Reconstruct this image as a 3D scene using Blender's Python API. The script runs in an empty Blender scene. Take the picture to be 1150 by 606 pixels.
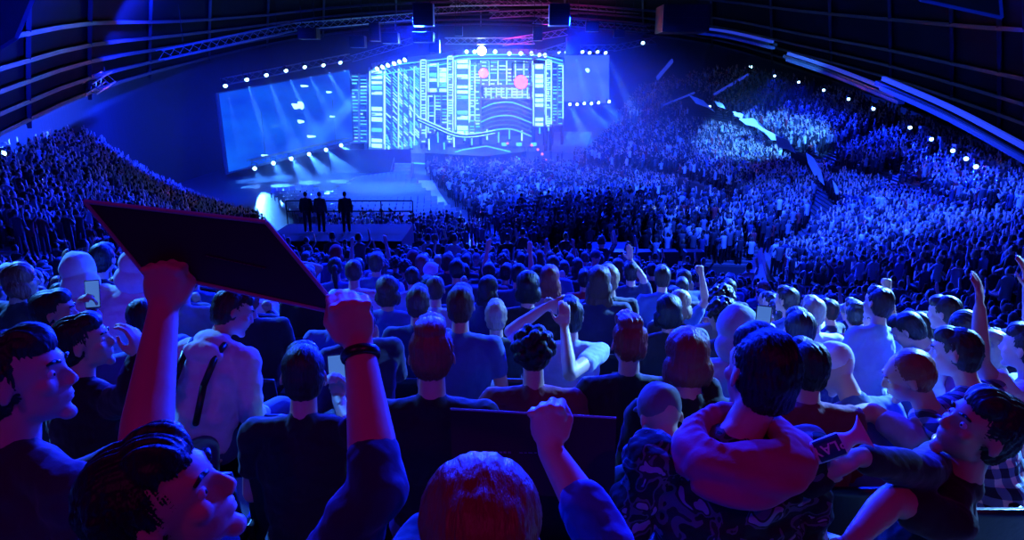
import bpy, bmesh, math, random
import numpy as np
from mathutils import Vector, Matrix, Euler, noise

random.seed(7)
rng = np.random.default_rng(11)
scene = bpy.context.scene
col = scene.collection
R = math.radians
V = Vector

# ------------------------------------------------------------------ camera
FPX = 749.0
PITCH = R(15.9)
EYE = V((0, 0, 10.0))
FW = V((0, math.cos(PITCH), -math.sin(PITCH)))
UP = V((0, math.sin(PITCH), math.cos(PITCH)))
RT = V((1, 0, 0))
cam_data = bpy.data.cameras.new('camera')
cam_data.sensor_width = 36
cam_data.lens = 36 * FPX / 1150
cam_data.clip_start = 0.05
cam_data.clip_end = 400
cam = bpy.data.objects.new('camera', cam_data)
col.objects.link(cam)
cam.location = EYE
cam.rotation_euler = (R(90) - PITCH, 0, 0)
scene.camera = cam


def W(px, py, d):
    """the place in the hall seen at a point of the photograph, d metres ahead"""
    return EYE + d * (FW + RT * ((px - 575) / FPX) + UP * ((303 - py) / FPX))


def G(px, py, z=0.0):
    r = FW + RT * ((px - 575) / FPX) + UP * ((303 - py) / FPX)
    return EYE + r * ((z - EYE.z) / r.z)


def project(p):
    v = V(p) - EYE
    d = v.dot(FW)
    return 575 + FPX * v.x / d, 303 - FPX * v.dot(UP) / d, d


# ------------------------------------------------------------------ materials
MATS = {}


def mat(name, color, rough=0.6, metal=0.0, emit=None, strength=0.0, spec=0.5, bump=None, noise_mix=None, sheen=0.0):
    m = bpy.data.materials.new(name)
    m.use_nodes = True
    nt = m.node_tree
    b = nt.nodes['Principled BSDF']
    b.inputs['Base Color'].default_value = (*color, 1)
    b.inputs['Roughness'].default_value = rough
    b.inputs['Metallic'].default_value = metal
    b.inputs['Specular IOR Level'].default_value = spec
    if sheen:
        b.inputs['Sheen Weight'].default_value = sheen
    if emit:
        b.inputs['Emission Color'].default_value = (*emit, 1)
        b.inputs['Emission Strength'].default_value = strength
    tc = None
    if noise_mix:
        sc, c2, det = noise_mix
        tc = nt.nodes.new('ShaderNodeTexCoord')
        n = nt.nodes.new('ShaderNodeTexNoise')
        n.inputs['Scale'].default_value = sc
        n.inputs['Detail'].default_value = det
        mx = nt.nodes.new('ShaderNodeMix')
        mx.data_type = 'RGBA'
        mx.inputs['A'].default_value = (*color, 1)
        mx.inputs['B'].default_value = (*c2, 1)
        nt.links.new(tc.outputs['Object'], n.inputs['Vector'])
        nt.links.new(n.outputs['Fac'], mx.inputs['Factor'])
        nt.links.new(mx.outputs['Result'], b.inputs['Base Color'])
    if bump:
        sc, st, stretch = bump
        if tc is None:
            tc = nt.nodes.new('ShaderNodeTexCoord')
        mp = nt.nodes.new('ShaderNodeMapping')
        mp.inputs['Scale'].default_value = stretch
        n = nt.nodes.new('ShaderNodeTexNoise')
        n.inputs['Scale'].default_value = sc
        n.inputs['Detail'].default_value = 4
        bp = nt.nodes.new('ShaderNodeBump')
        bp.inputs['Strength'].default_value = st
        bp.inputs['Distance'].default_value = 0.02
        nt.links.new(tc.outputs['Object'], mp.inputs['Vector'])
        nt.links.new(mp.outputs['Vector'], n.inputs['Vector'])
        nt.links.new(n.outputs['Fac'], bp.inputs['Height'])
        nt.links.new(bp.outputs['Normal'], b.inputs['Normal'])
    MATS[name] = m
    return m


def attr_mat(name, rough=0.7):
    m = mat(name, (0.5, 0.5, 0.5), rough)
    a = m.node_tree.nodes.new('ShaderNodeAttribute')
    a.attribute_name = 'cloth'
    m.node_tree.links.new(a.outputs['Color'], m.node_tree.nodes['Principled BSDF'].inputs['Base Color'])
    return m


SKINB = (14, 0.12, (1, 1, 1))
skins = [mat('skin_light', (0.72, 0.47, 0.36), 0.5, bump=SKINB, noise_mix=(9, (0.62, 0.36, 0.28), 3)),
         mat('skin_mid', (0.58, 0.36, 0.26), 0.5, bump=SKINB, noise_mix=(9, (0.5, 0.28, 0.2), 3)),
         mat('skin_tan', (0.66, 0.42, 0.3), 0.5, bump=SKINB, noise_mix=(9, (0.55, 0.31, 0.22), 3))]
HB = (110, 0.4, (1, .3, 0.12))
hairs = {'black': mat('hair_black', (0.012, 0.010, 0.012), 0.5, bump=HB),
         'dark brown': mat('hair_dark_brown', (0.03, 0.018, 0.014), 0.5, bump=HB),
         'brown': mat('hair_brown', (0.09, 0.05, 0.03), 0.5, bump=HB),
         'auburn': mat('hair_auburn', (0.28, 0.07, 0.05), 0.4, bump=HB),
         'fair': mat('hair_fair', (0.42, 0.3, 0.17), 0.4, bump=HB)}
CB = (16, 0.3, (1, 1, .6))
cloths = {}
for k, c in {'black': (0.012, 0.012, 0.015), 'charcoal': (0.045, 0.045, 0.055), 'grey': (0.2, 0.21, 0.24),
             'navy': (0.02, 0.03, 0.11), 'blue': (0.06, 0.13, 0.45), 'pale blue': (0.4, 0.52, 0.75),
             'white': (0.85, 0.86, 0.88), 'red': (0.55, 0.03, 0.04), 'maroon': (0.22, 0.02, 0.05),
             'purple': (0.25, 0.04, 0.35), 'denim': (0.07, 0.1, 0.22)}.items():
    cloths[k] = mat('cloth_' + k.replace(' ', '_'), c, 0.85, bump=CB, sheen=0.15, noise_mix=(30, tuple(x * 0.8 for x in c), 3))


def camo_mat():
    m = mat('cloth_camouflage', (0.02, 0.02, 0.03), 0.85, bump=(9, 0.7, (1, 1, 1)))
    nt = m.node_tree
    tc = nt.nodes.new('ShaderNodeTexCoord')
    n = nt.nodes.new('ShaderNodeTexNoise')
    n.inputs['Scale'].default_value = 13
    n.inputs['Detail'].default_value = 1.5
    n.inputs['Distortion'].default_value = 1.2
    r = nt.nodes.new('ShaderNodeValToRGB')
    r.color_ramp.interpolation = 'CONSTANT'
    e = r.color_ramp.elements
    e[0].position = 0; e[0].color = (0.008, 0.008, 0.012, 1)
    e[1].position = 0.5; e[1].color = (0.1, 0.11, 0.15, 1)
    e.new(0.56).color = (0.02, 0.02, 0.03, 1)
    e.new(0.63).color = (0.3, 0.32, 0.4, 1)
    nt.links.new(tc.outputs['Object'], n.inputs['Vector'])
    nt.links.new(n.outputs['Fac'], r.inputs['Fac'])
    nt.links.new(r.outputs['Color'], nt.nodes['Principled BSDF'].inputs['Base Color'])
    return m


def plaid_mat():
    m = mat('cloth_plaid', (0.5, 0.5, 0.5), 0.85, bump=CB)
    nt = m.node_tree
    tc = nt.nodes.new('ShaderNodeTexCoord')
    outs = []
    for ax in ('X', 'Z'):
        w = nt.nodes.new('ShaderNodeTexWave')
        w.wave_type = 'BANDS'
        w.bands_direction = ax
        w.inputs['Scale'].default_value = 4.2
        w.inputs['Distortion'].default_value = 0.6
        r = nt.nodes.new('ShaderNodeValToRGB')
        r.color_ramp.interpolation = 'CONSTANT'
        r.color_ramp.elements[0].color = (0, 0, 0, 1)
        r.color_ramp.elements[1].position = 0.55
        nt.links.new(tc.outputs['Object'], w.inputs['Vector'])
        nt.links.new(w.outputs['Fac'], r.inputs['Fac'])
        outs.append(r.outputs['Color'])
    a = nt.nodes.new('ShaderNodeMix'); a.data_type = 'RGBA'
    a.inputs['Factor'].default_value = 0.5
    nt.links.new(outs[0], a.inputs['A']); nt.links.new(outs[1], a.inputs['B'])
    r = nt.nodes.new('ShaderNodeValToRGB')
    e = r.color_ramp.elements
    r.color_ramp.interpolation = 'CONSTANT'
    e[0].color = (0.02, 0.03, 0.08, 1); e[1].position = 0.9; e[1].color = (0.9, 0.9, 0.95, 1)
    e.new(0.3).color = (0.15, 0.25, 0.5, 1)
    nt.links.new(a.outputs['Result'], r.inputs['Fac'])
    nt.links.new(r.outputs['Color'], nt.nodes['Principled BSDF'].inputs['Base Color'])
    return m


cloths['camouflage'] = camo_mat()
cloths['plaid'] = plaid_mat()
M_concrete = mat('concrete', (0.1, 0.1, 0.12), 0.8, bump=(3, 0.4, (1, 1, 1)), noise_mix=(2, (0.06, 0.06, 0.08), 5))
M_floor = mat('hall_floor', (0.09, 0.1, 0.13), 0.45, noise_mix=(0.6, (0.06, 0.07, 0.09), 5))
M_roof = mat('roof_dark', (0.008, 0.008, 0.012), 0.9, noise_mix=(0.4, (0.004, 0.004, 0.006), 4), spec=0.15)
M_rib = mat('roof_rib', (0.05, 0.05, 0.07), 0.55, noise_mix=(0.5, (0.03, 0.03, 0.05), 4))
M_drape = mat('black_drape', (0.035, 0.035, 0.05), 0.9, bump=(1.2, 0.9, (6, 6, 0.2)))
M_metal = mat('dark_metal', (0.05, 0.05, 0.06), 0.4, 0.7, noise_mix=(5, (0.03, 0.03, 0.04), 3))
M_truss = mat('truss_metal', (0.45, 0.46, 0.5), 0.35, 0.8, noise_mix=(4, (0.3, 0.3, 0.34), 3))
M_seat = mat('seat_plastic', (0.03, 0.03, 0.045), 0.35, bump=(40, 0.1, (1, 1, 1)), noise_mix=(8, (0.02, 0.02, 0.03), 3))
M_black = mat('black_plastic', (0.012, 0.012, 0.015), 0.35, noise_mix=(8, (0.02, 0.02, 0.025), 3))
M_board = mat('board_black', (0.012, 0.009, 0.010), 0.75, noise_mix=(5, (0.02, 0.014, 0.02), 3))
M_white = mat('white_fabric', (0.85, 0.86, 0.9), 0.8, bump=(4, 0.4, (1, 1, 1)), noise_mix=(6, (0.75, 0.76, 0.8), 3))
M_stage = mat('stage_deck', (0.5, 0.52, 0.56), 0.2, noise_mix=(1.5, (0.35, 0.37, 0.4), 3))
M_pale = mat('pale_panel', (0.6, 0.62, 0.68), 0.5, noise_mix=(3, (0.5, 0.52, 0.58), 3))
M_crowd = attr_mat('crowd_cloth')


def emis(name, c, s):
    return mat(name, (0.02, 0.02, 0.02), 0.5, emit=c, strength=s, noise_mix=(3, (0.03, 0.03, 0.03), 2))


E_white = emis('lamp_white', (0.35, 0.7, 1.0), 9)
E_star = emis('lamp_star', (0.75, 0.95, 1.0), 40)
E_cyan = emis('led_cyan', (0.08, 0.48, 1.0), 2.6)
E_ice = emis('led_ice', (0.3, 0.75, 1.0), 3.2)
E_blue = emis('led_blue', (0.03, 0.17, 1.0), 1.15)
E_red = emis('lamp_red', (1.0, 0.12, 0.25), 4)
E_orange = emis('lamp_orange', (1.0, 0.2, 0.3), 2.2)
E_strip = emis('strip_glow', (0.03, 0.07, 1.0), .5)
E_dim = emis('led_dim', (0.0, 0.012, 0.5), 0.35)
E_phone = emis('phone_screen', (0.1, 0.3, 1.0), .55)


# ------------------------------------------------------------------ object helpers
def tag(o, label=None, cat=None, group=None, kind=None):
    if label: o['label'] = label
    if cat: o['category'] = cat
    if group: o['group'] = group
    if kind: o['kind'] = kind
    return o


def empty(name, loc, rz=0.0):
    o = bpy.data.objects.new(name, None)
    o.empty_display_size = 0.1
    col.objects.link(o)
    o.location = loc
    o.rotation_euler = (0, 0, rz)
    return o


def link(name, me, m=None, parent=None, loc=None):
    o = bpy.data.objects.new(name, me)
    col.objects.link(o)
    if m is not None:
        for mm in (m if isinstance(m, (list, tuple)) else [m]):
            me.materials.append(mm)
    if parent is not None:
        o.parent = parent
    if loc is not None:
        o.location = loc
    return o


def bm_obj(name, bm, m=None, parent=None, smooth=False, loc=None):
    bmesh.ops.recalc_face_normals(bm, faces=bm.faces[:])
    me = bpy.data.meshes.new(name)
    bm.to_mesh(me)
    bm.free()
    if smooth:
        me.polygons.foreach_set('use_smooth', [True] * len(me.polygons))
    return link(name, me, m, parent, loc)


def mesh_np(name, verts, faces, m=None, parent=None, smooth=False):
    me = bpy.data.meshes.new(name)
    me.from_pydata([tuple(v) for v in verts], [], [tuple(f) for f in faces])
    me.update()
    if smooth:
        me.polygons.foreach_set('use_smooth', [True] * len(me.polygons))
    return link(name, me, m, parent)


def frame_from(z, hint=V((0, 0, 1))):
    z = V(z).normalized()
    x = hint.cross(z)
    if x.length < 1e-4:
        x = V((1, 0, 0)).cross(z)
    x.normalize()
    y = z.cross(x)
    return Matrix((x, y, z)).transposed()


def box(bm, c, s, rot=None, bevel=0.0, mi=0):
    M = Matrix.Translation(V(c))
    if rot is not None:
        M = M @ rot.to_4x4()
    r = bmesh.ops.create_cube(bm, size=1.0, matrix=M @ Matrix.Diagonal((s[0], s[1], s[2], 1)))
    fs = set(f for v in r['verts'] for f in v.link_faces)
    if bevel:
        es = list(set(e for v in r['verts'] for e in v.link_edges))
        rr = bmesh.ops.bevel(bm, geom=es, offset=bevel, segments=2, affect='EDGES', profile=0.6)
        fs = set(rr['faces']) | set(f for f in fs if f.is_valid)
    for f in fs:
        f.material_index = mi
    return r


def tube(bm, p0, p1, r0, r1=None, seg=8, mi=0):
    p0, p1 = V(p0), V(p1)
    r1 = r0 if r1 is None else r1
    d = p1 - p0
    M = Matrix.Translation((p0 + p1) / 2) @ frame_from(d).to_4x4()
    r = bmesh.ops.create_cone(bm, cap_ends=True, segments=seg, radius1=r0, radius2=r1, depth=d.length, matrix=M)
    for f in set(f for v in r['verts'] for f in v.link_faces):
        f.material_index = mi


def ball(bm, c, rad, rot=None, sub=2):
    rad = (rad,) * 3 if isinstance(rad, (int, float)) else rad
    M = Matrix.Translation(V(c))
    if rot is not None:
        M = M @ rot.to_4x4()
    bmesh.ops.create_icosphere(bm, subdivisions=sub, radius=1.0, matrix=M @ Matrix.Diagonal((*rad, 1)))


def cap(bm, p0, r0, p1, r1):
    ball(bm, p0, r0); ball(bm, p1, r1)
    if (V(p1) - V(p0)).length > 1e-4:
        tube(bm, p0, p1, r0, r1, 14)


def quad_slab(bm, pts, thick, mi=0):
    """a flat panel through four corners with a real thickness away from the eye"""
    p = [V(q) for q in pts]
    n = (p[1] - p[0]).cross(p[3] - p[0]).normalized()
    if n.dot(EYE - p[0]) < 0:
        n = -n
    a = [bm.verts.new(q) for q in p]
    b = [bm.verts.new(q - n * thick) for q in p]
    fs = [bm.faces.new(a), bm.faces.new(b[::-1])]
    for i in range(4):
        j = (i + 1) % 4
        fs.append(bm.faces.new((a[i], b[i], b[j], a[j])))
    for f in fs:
        f.material_index = mi
    return n


def remeshed(name, bm, voxel, smooth=3, warp=None):
    me = bpy.data.meshes.new('tmp')
    bm.to_mesh(me); bm.free()
    o = bpy.data.objects.new('tmp', me)
    col.objects.link(o)
    md = o.modifiers.new('r', 'REMESH'); md.mode = 'VOXEL'; md.voxel_size = voxel; md.use_smooth_shade = True
    if smooth:
        s = o.modifiers.new('s', 'SMOOTH'); s.factor = 0.5; s.iterations = smooth
    dg = bpy.context.evaluated_depsgraph_get()
    out = bpy.data.meshes.new_from_object(o.evaluated_get(dg))
    out.name = name
    bpy.data.objects.remove(o); bpy.data.meshes.remove(me)
    if warp:
        n = len(out.vertices)
        co = np.empty(n * 3); out.vertices.foreach_get('co', co); co = co.reshape(-1, 3)
        no = np.empty(n * 3); out.vertex_normals.foreach_get('vector', no); no = no.reshape(-1, 3)
        co = warp(co, no)
        out.vertices.foreach_set('co', co.ravel())
    out.polygons.foreach_set('use_smooth', [True] * len(out.polygons))
    out.update()
    return out


ORD = ['first', 'second', 'third', 'fourth', 'fifth', 'sixth', 'seventh', 'eighth', 'ninth', 'tenth', 'eleventh', 'twelfth',
       'thirteenth', 'fourteenth', 'fifteenth', 'sixteenth', 'seventeenth', 'eighteenth', 'nineteenth', 'twentieth',
       'twenty-first', 'twenty-second', 'twenty-third', 'twenty-fourth', 'twenty-fifth', 'twenty-sixth', 'twenty-seventh',
       'twenty-eighth', 'twenty-ninth', 'thirtieth', 'thirty-first', 'thirty-second', 'thirty-third', 'thirty-fourth',
       'thirty-fifth', 'thirty-sixth', 'thirty-seventh', 'thirty-eighth', 'thirty-ninth', 'fortieth', 'forty-first', 'forty-second']
HAZE = 0.016
# ------------------------------------------------------------------ the hall
def catmull(pts, n):
    P = [V(p) for p in pts]
    P = [P[0] * 2 - P[1]] + P + [P[-1] * 2 - P[-2]]
    out = []
    segs = len(P) - 3
    for k in range(n + 1):
        u = k / n * segs
        i = min(int(u), segs - 1); t = u - i
        a, b, c, d = P[i:i + 4]
        out.append(0.5 * ((2 * b) + (c - a) * t + (2 * a - 5 * b + 4 * c - d) * t * t + (3 * b - a - 3 * c + d) * t ** 3))
    return out


bm = bmesh.new()
box(bm, (0, 60, -0.1), (150, 130, 0.2))
tag(bm_obj('floor', bm, M_floor), 'dark hall floor of the arena under stage and crowd', 'floor', kind='structure')


# near stand: the tiers we sit on
ROW0, ROWD, NROW = 0.95, 0.8, 27


def row_y(i): return ROW0 + ROWD * i


def head_z(x, y):
    return 10 - (0.5 + 0.225 * y) - 0.17 * max(0.0, x - 1.0) * (1 if x < 9 else 9 / x) - 0.03 * max(0.0, -x - 2)


SEATHEAD = 1.16


def tier_z(x, i):
    return head_z(x, row_y(i)) - SEATHEAD


verts, faces = [], []
xs = [-24 + 0.8 * k for k in range(61)]
prev = None
for i in range(-2, NROW):
    y0 = row_y(i) - 0.48; y1 = row_y(i) + ROWD - 0.48
    base = len(verts)
    for x in xs:
        z = tier_z(x, i)
        verts += [(x, y0, z), (x, y1, z)]
    for k in range(len(xs) - 1):
        a = base + 2 * k
        faces.append((a, a + 2, a + 3, a + 1))
    if prev is not None:
        for k in range(len(xs) - 1):
            a = base + 2 * k; b = prev + 2 * k + 1
            faces.append((b, b + 2, a + 2, a))
    prev = base
base = len(verts)
for k, x in enumerate(xs):
    verts.append((x, row_y(NROW) - 0.48, -0.05))
for k in range(len(xs) - 1):
    b = prev + 2 * k + 1
    faces.append((b, b + 2, base + k + 1, base + k))
tag(mesh_np('floor_terrace', verts, faces, M_concrete), 'dark concrete terraces of the upper stand under the nearest rows', 'terrace', kind='structure')

# parapet with rail at the foot of the near stand
yR = row_y(NROW) - 0.3
bm = bmesh.new()
for a, b in zip(xs[:-1], xs[1:]):
    za, zb = tier_z(a, NROW - 1), tier_z(b, NROW - 1)
    tube(bm, (a, yR, za + 1.0), (b, yR, zb + 1.0), 0.03, seg=6)
    tube(bm, (a, yR, za + 0.6), (b, yR, zb + 0.6), 0.02, seg=6)
    tube(bm, (a, yR, za - 0.1), (a, yR, za + 1.0), 0.025, seg=6)
tag(bm_obj('trim_railing', bm, M_truss), 'thin metal railing along the foot of the upper stand', 'railing', kind='structure')


def stand(name, inner, outer, rows, label, n=60, mtl=None):
    A, B = catmull(inner, n), catmull(outer, n)
    vs, fs, spots = [], [], []
    for r in range(rows):
        t0, t1 = r / rows, (r + 1) / rows
        base = len(vs)
        for k in range(n + 1):
            p0 = A[k].lerp(B[k], t0); p1 = A[k].lerp(B[k], t1)
            z = p1.z
            vs += [(p0.x, p0.y, p0.z), (p0.x, p0.y, z), (p1.x, p1.y, z)]
        for k in range(n):
            a = base + 3 * k
            fs += [(a, a + 3, a + 4, a + 1), (a + 1, a + 4, a + 5, a + 2)]
        mid = [A[k].lerp(B[k], (t0 + t1) / 2) for k in range(n + 1)]
        zz = [A[k].lerp(B[k], t1).z for k in range(n + 1)]
        spots.append([(m.x, m.y, z) for m, z in zip(mid, zz)])
    tag(mesh_np(name, vs, fs, mtl or M_concrete), label, 'terrace', kind='structure')
    vs, fs = [], []
    base = 0
    for k in range(n + 1):
        vs += [tuple(A[k]), (A[k].x, A[k].y, -0.05)]
    for k in range(n):
        a = base + 2 * k
        fs.append((a, a + 2, a + 3, a + 1))
    tag(mesh_np(name.replace('floor', 'wall') + '_front', vs, fs, M_drape), 'dark draped front of the ' + label.split(' stand')[0].split(' block')[0] + ' terrace', 'terrace front', kind='structure')
    return spots


R_in = [W(655, 188, 70), W(760, 200, 61), W(838, 236, 48), W(876, 322, 31), W(1040, 345, 21), W(1180, 365, 16)]
R_mid = [W(690, 150, 80), W(790, 150, 71), W(885, 185, 58), W(985, 228, 44), W(1085, 262, 33), W(1200, 285, 25)]
R_mid2 = [W(692, 142, 81), W(794, 139, 73), W(893, 172, 60), W(995, 212, 46), W(1095, 245, 35), W(1210, 268, 27)]
R_out = [W(720, 108, 92), W(815, 88, 86), W(915, 108, 74), W(1010, 142, 60), W(1110, 188, 48), W(1230, 235, 38)]
spotsR1 = stand('floor_right_lower_stand', R_in, R_mid, 22, 'right-hand lower stand curving round the hall, packed with people')
spotsR2 = stand('floor_right_upper_stand', R_mid2, R_out, 24, 'right-hand upper stand rising under the gallery, packed with people')
L_in = [W(-60, 300, 20), W(60, 292, 25), W(150, 280, 32), W(230, 268, 42), W(300, 262, 50)]
L_out = [W(-80, 190, 38), W(30, 178, 42), W(95, 168, 48), W(150, 202, 56), W(215, 240, 62)]
spotsL = stand('floor_left_stand', L_in, L_out, 28, 'left-hand stand packed with people under dark roof edge')

# bank in front, straight ahead beyond the railing: lower block with white rail
B_in = [G(560, 292, 0.6), G(700, 296, 0.6), G(840, 300, 0.6)]
B_out = [G(585, 248, 1.6), G(705, 240, 2.3), G(880, 243, 2.4)]
spotsB = stand('floor_central_block', B_in, B_out, 16, 'raised block of spectators in front of the white-lit balcony edge', n=30)

# roof shell
rim_px = [-220, -80, 0, 100, 200, 300, 400, 540, 680, 800, 900, 1000, 1100, 1150, 1250, 1400]
rim_py = [240, 190, 152, 105, 74, 50, 34, 26, 34, 50, 80, 114, 158, 182, 230, 300]
rim_d = [22, 30, 36, 46, 66, 86, 92, 96, 95, 92, 80, 66, 52, 46, 38, 28]
rim = catmull([W(a, b, c) for a, b, c in zip(rim_px, rim_py, rim_d)], 90)
apex = V((0, 14, 23))


def roof_pt(k, t):
    p = rim[k]
    q = V((apex.x + (p.x - apex.x) * 0.10, apex.y + (p.y - apex.y) * 0.10 - 6, apex.z))
    m = p.lerp(q, t)
    m.z = p.z + (q.z - p.z) * math.sin(min(1, t) * math.pi / 2) ** 0.9
    return m


vs, fs = [], []
NT = 14
for t in range(NT + 1):
    for k in range(91):
        vs.append(tuple(roof_pt(k, t / NT)))
for t in range(NT):
    for k in range(90):
        a = t * 91 + k
        fs.append((a, a + 1, a + 92, a + 91))
# closing part over and behind us
base = len(vs)
tag(mesh_np('ceiling', vs, fs, M_roof, smooth=True), 'black shell roof of the arena arching over the crowd', 'ceiling', kind='structure')
# wall under the rim, all the way round
vs, fs = [], []
for k in range(91):
    p = rim[k]
    out = (V((p.x, p.y, 0)) - V((0, 30, 0))).normalized() * 1.0
    vs += [(p.x + out.x, p.y + out.y, p.z + 1.5), (p.x + out.x, p.y + out.y, -1)]
for k in range(90):
    a = 2 * k
    fs.append((a, a + 2, a + 3, a + 1))
tag(mesh_np('wall_back', vs, fs, M_drape, smooth=True), 'dark draped wall closing the hall below the roof edge', 'wall', kind='structure')


def strip_along(bm, pts, w, h, mi=0):
    for a, b in zip(pts[:-1], pts[1:]):
        a, b = V(a), V(b)
        d = b - a
        M = frame_from(d.normalized())
        c = (a + b) / 2
        box(bm, c, (w, h, d.length * 1.03), rot=M, mi=mi)


# roof ribs: rings and meridians
for j, t in enumerate((0.015, 0.05, 0.09, 0.13, 0.18, 0.27, 0.37, 0.48, 0.6)):
    bm = bmesh.new()
    strip_along(bm, [roof_pt(k, t) - V((0, 0, 0.35)) for k in range(0, 91, 2)], 0.35, 0.22)
    tag(bm_obj('trim_roof_ring_%d' % (j + 1), bm, M_rib), 'dark ring beam of the roof', 'beam', kind='structure')
for j, k in enumerate(range(2, 91, 4)):
    bm = bmesh.new()
    strip_along(bm, [roof_pt(k, t / 12) - V((0, 0, 0.25)) for t in range(0, 12)], 0.22, 0.3)
    tag(bm_obj('trim_roof_rib_%d' % (j + 1), bm, M_rib), 'dark roof rib running up to the crown', 'beam', kind='structure')


# gallery fascia strips along the right rim
def px_strip(name, pts, w, h, m, label, cat, **kw):
    c = catmull([W(*p) for p in pts], 14)
    bm = bmesh.new()
    strip_along(bm, c, w, h)
    o = bm_obj(name, bm, m)
    return tag(o, label, cat, **kw)


fas = [([(783, 31, 60), (820, 36, 57), (868, 47, 53)], 'short'), ([(885, 60, 50), (940, 78, 46), (1012, 106, 40)], 'middle'),
       ([(992, 88, 34), (1070, 122, 30), (1165, 172, 26)], 'long')]
for pts, nm in fas:  # blue light falling on the fascia is put in as emission
    t = empty('gallery_lit_fascia', W(*pts[0]))
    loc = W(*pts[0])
    for off, w, m, part in ((0, 0.18, E_strip, 'upper_edge'), (9, 0.42, E_dim, 'lower_panel')):
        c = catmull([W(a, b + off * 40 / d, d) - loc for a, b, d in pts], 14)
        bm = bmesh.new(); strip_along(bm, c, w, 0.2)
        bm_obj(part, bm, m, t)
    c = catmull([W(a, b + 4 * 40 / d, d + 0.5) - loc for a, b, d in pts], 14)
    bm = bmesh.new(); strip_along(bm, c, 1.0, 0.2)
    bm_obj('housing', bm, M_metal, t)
    tag(t, {'short': 'shortest gallery edge strip with blue light painted on, above the far right stand',
            'middle': 'middle gallery edge strip with blue light painted on, along the right stand',
            'long': 'longest strip with blue light painted on, running down the gallery edge over the right stand'}[nm], 'light strip', 'lit gallery edges')

# big soft frames glimpsed in the upper corners
bm = bmesh.new()
quad_slab(bm, [W(-30, -20, 12), W(42, -20, 12), W(16, 42, 12), W(-30, 70, 12)], 0.1)
tag(bm_obj('hanging_banner', bm, cloths['blue']), 'blue hanging cloth in the upper corner of the roof', 'banner')
t = empty('hanging_sign', W(1080, 5, 14)); loc = t.location.copy()
bm = bmesh.new()
q = [W(1030, -6, 14) - loc, W(1122, -14, 14) - loc, W(1125, 20, 14) - loc, W(1034, 0, 14) - loc]
for a, b in zip(q, q[1:] + q[:1]):
    tube(bm, a, b, 0.035)
bm_obj('frame', bm, E_dim, t)
bm = bmesh.new()
vv = [bm.verts.new(p * 0.98) for p in q] + [bm.verts.new(p * 0.98 + V((0, 0.06, 0.02))) for p in q]
bm.faces.new(vv[:4]); bm.faces.new(vv[7:3:-1])
for i in range(4):
    bm.faces.new((vv[i], vv[4 + i], vv[4 + (i + 1) % 4], vv[(i + 1) % 4]))
bm_obj('panel', bm, M_drape, t)
tag(t, 'dark sign with dim blue frame hanging from the roof', 'sign')
# ------------------------------------------------------------------ stage (about 85 m away)
def wx(px, d): return (px - 575) / FPX * d


DS = 84.0


def S(px, py, d=DS): return W(px, py, d)


root = empty('stage', G(520, 183))
o0 = root.location.copy()
# deck
def prism(bm, pts, z0, z1, mi=0):
    a = [bm.verts.new((p[0], p[1], z0)) for p in pts]
    b = [bm.verts.new((p[0], p[1], z1)) for p in pts]
    fs = [bm.faces.new(a[::-1]), bm.faces.new(b)]
    for i in range(len(pts)):
        j = (i + 1) % len(pts)
        fs.append(bm.faces.new((a[i], a[j], b[j], b[i])))
    for f in fs: f.material_index = mi


yS = o0.y
bm = bmesh.new()
prism(bm, [(-17 - o0.x, 2), (-8.5 - o0.x, -1), (-2.0 - o0.x, 2), (4 - o0.x, 2), (9 - o0.x, 0), (11 - o0.x, 9), (-18 - o0.x, 9)], 0, 1.2)
for v in bm.verts:
    if v.co.y > 8 and v.co.z > 1: v.co.z = 3.2      # the deck is raked
bm_obj('deck', bm, M_stage, root)
bm = bmesh.new()
prism(bm, [(wx(478, 78) - o0.x, G(478, 190).y - yS), (wx(545, 76) - o0.x, G(545, 192).y - yS - 2), (wx(592, 76) - o0.x, G(592, 188).y - yS),
           (wx(575, 82) - o0.x, 3), (wx(540, 85) - o0.x, 6), (wx(500, 82) - o0.x, 4)], 0, 1.9)
bm_obj('front_platform', bm, M_black, root)
bm = bmesh.new()
strip_along(bm, [S(430, 181, 80) - o0, S(482, 184, 79) - o0], 0.1, 0.12)
strip_along(bm, [S(482, 180, 78) - o0, S(520, 168, 78) - o0, S(546, 164, 79) - o0, S(572, 170, 78) - o0, S(588, 182, 77) - o0], 0.08, 0.12)
bm_obj('edge_light', bm, E_cyan, root)
# curved walkway with lit rails
walk = catmull([S(470, 134, 84), S(490, 143, 82), S(512, 152, 80), (S(532, 153, 80)), S(556, 149, 80)], 20)
bm = bmesh.new(); strip_along(bm, [p - o0 for p in walk], 0.9, 0.35); bm_obj('walkway', bm, M_metal, root)
bm = bmesh.new()
strip_along(bm, [p - o0 + V((0, -.5, .35)) for p in walk], 0.08, 0.08)
strip_along(bm, [p - o0 + V((0, -.6, .0)) for p in walk], 0.08, 0.08)
bm_obj('walkway_rail', bm, E_ice, root)
tag(root, 'stage deck with dark front platform and lit curved walkway, before the towers', 'stage')


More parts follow.
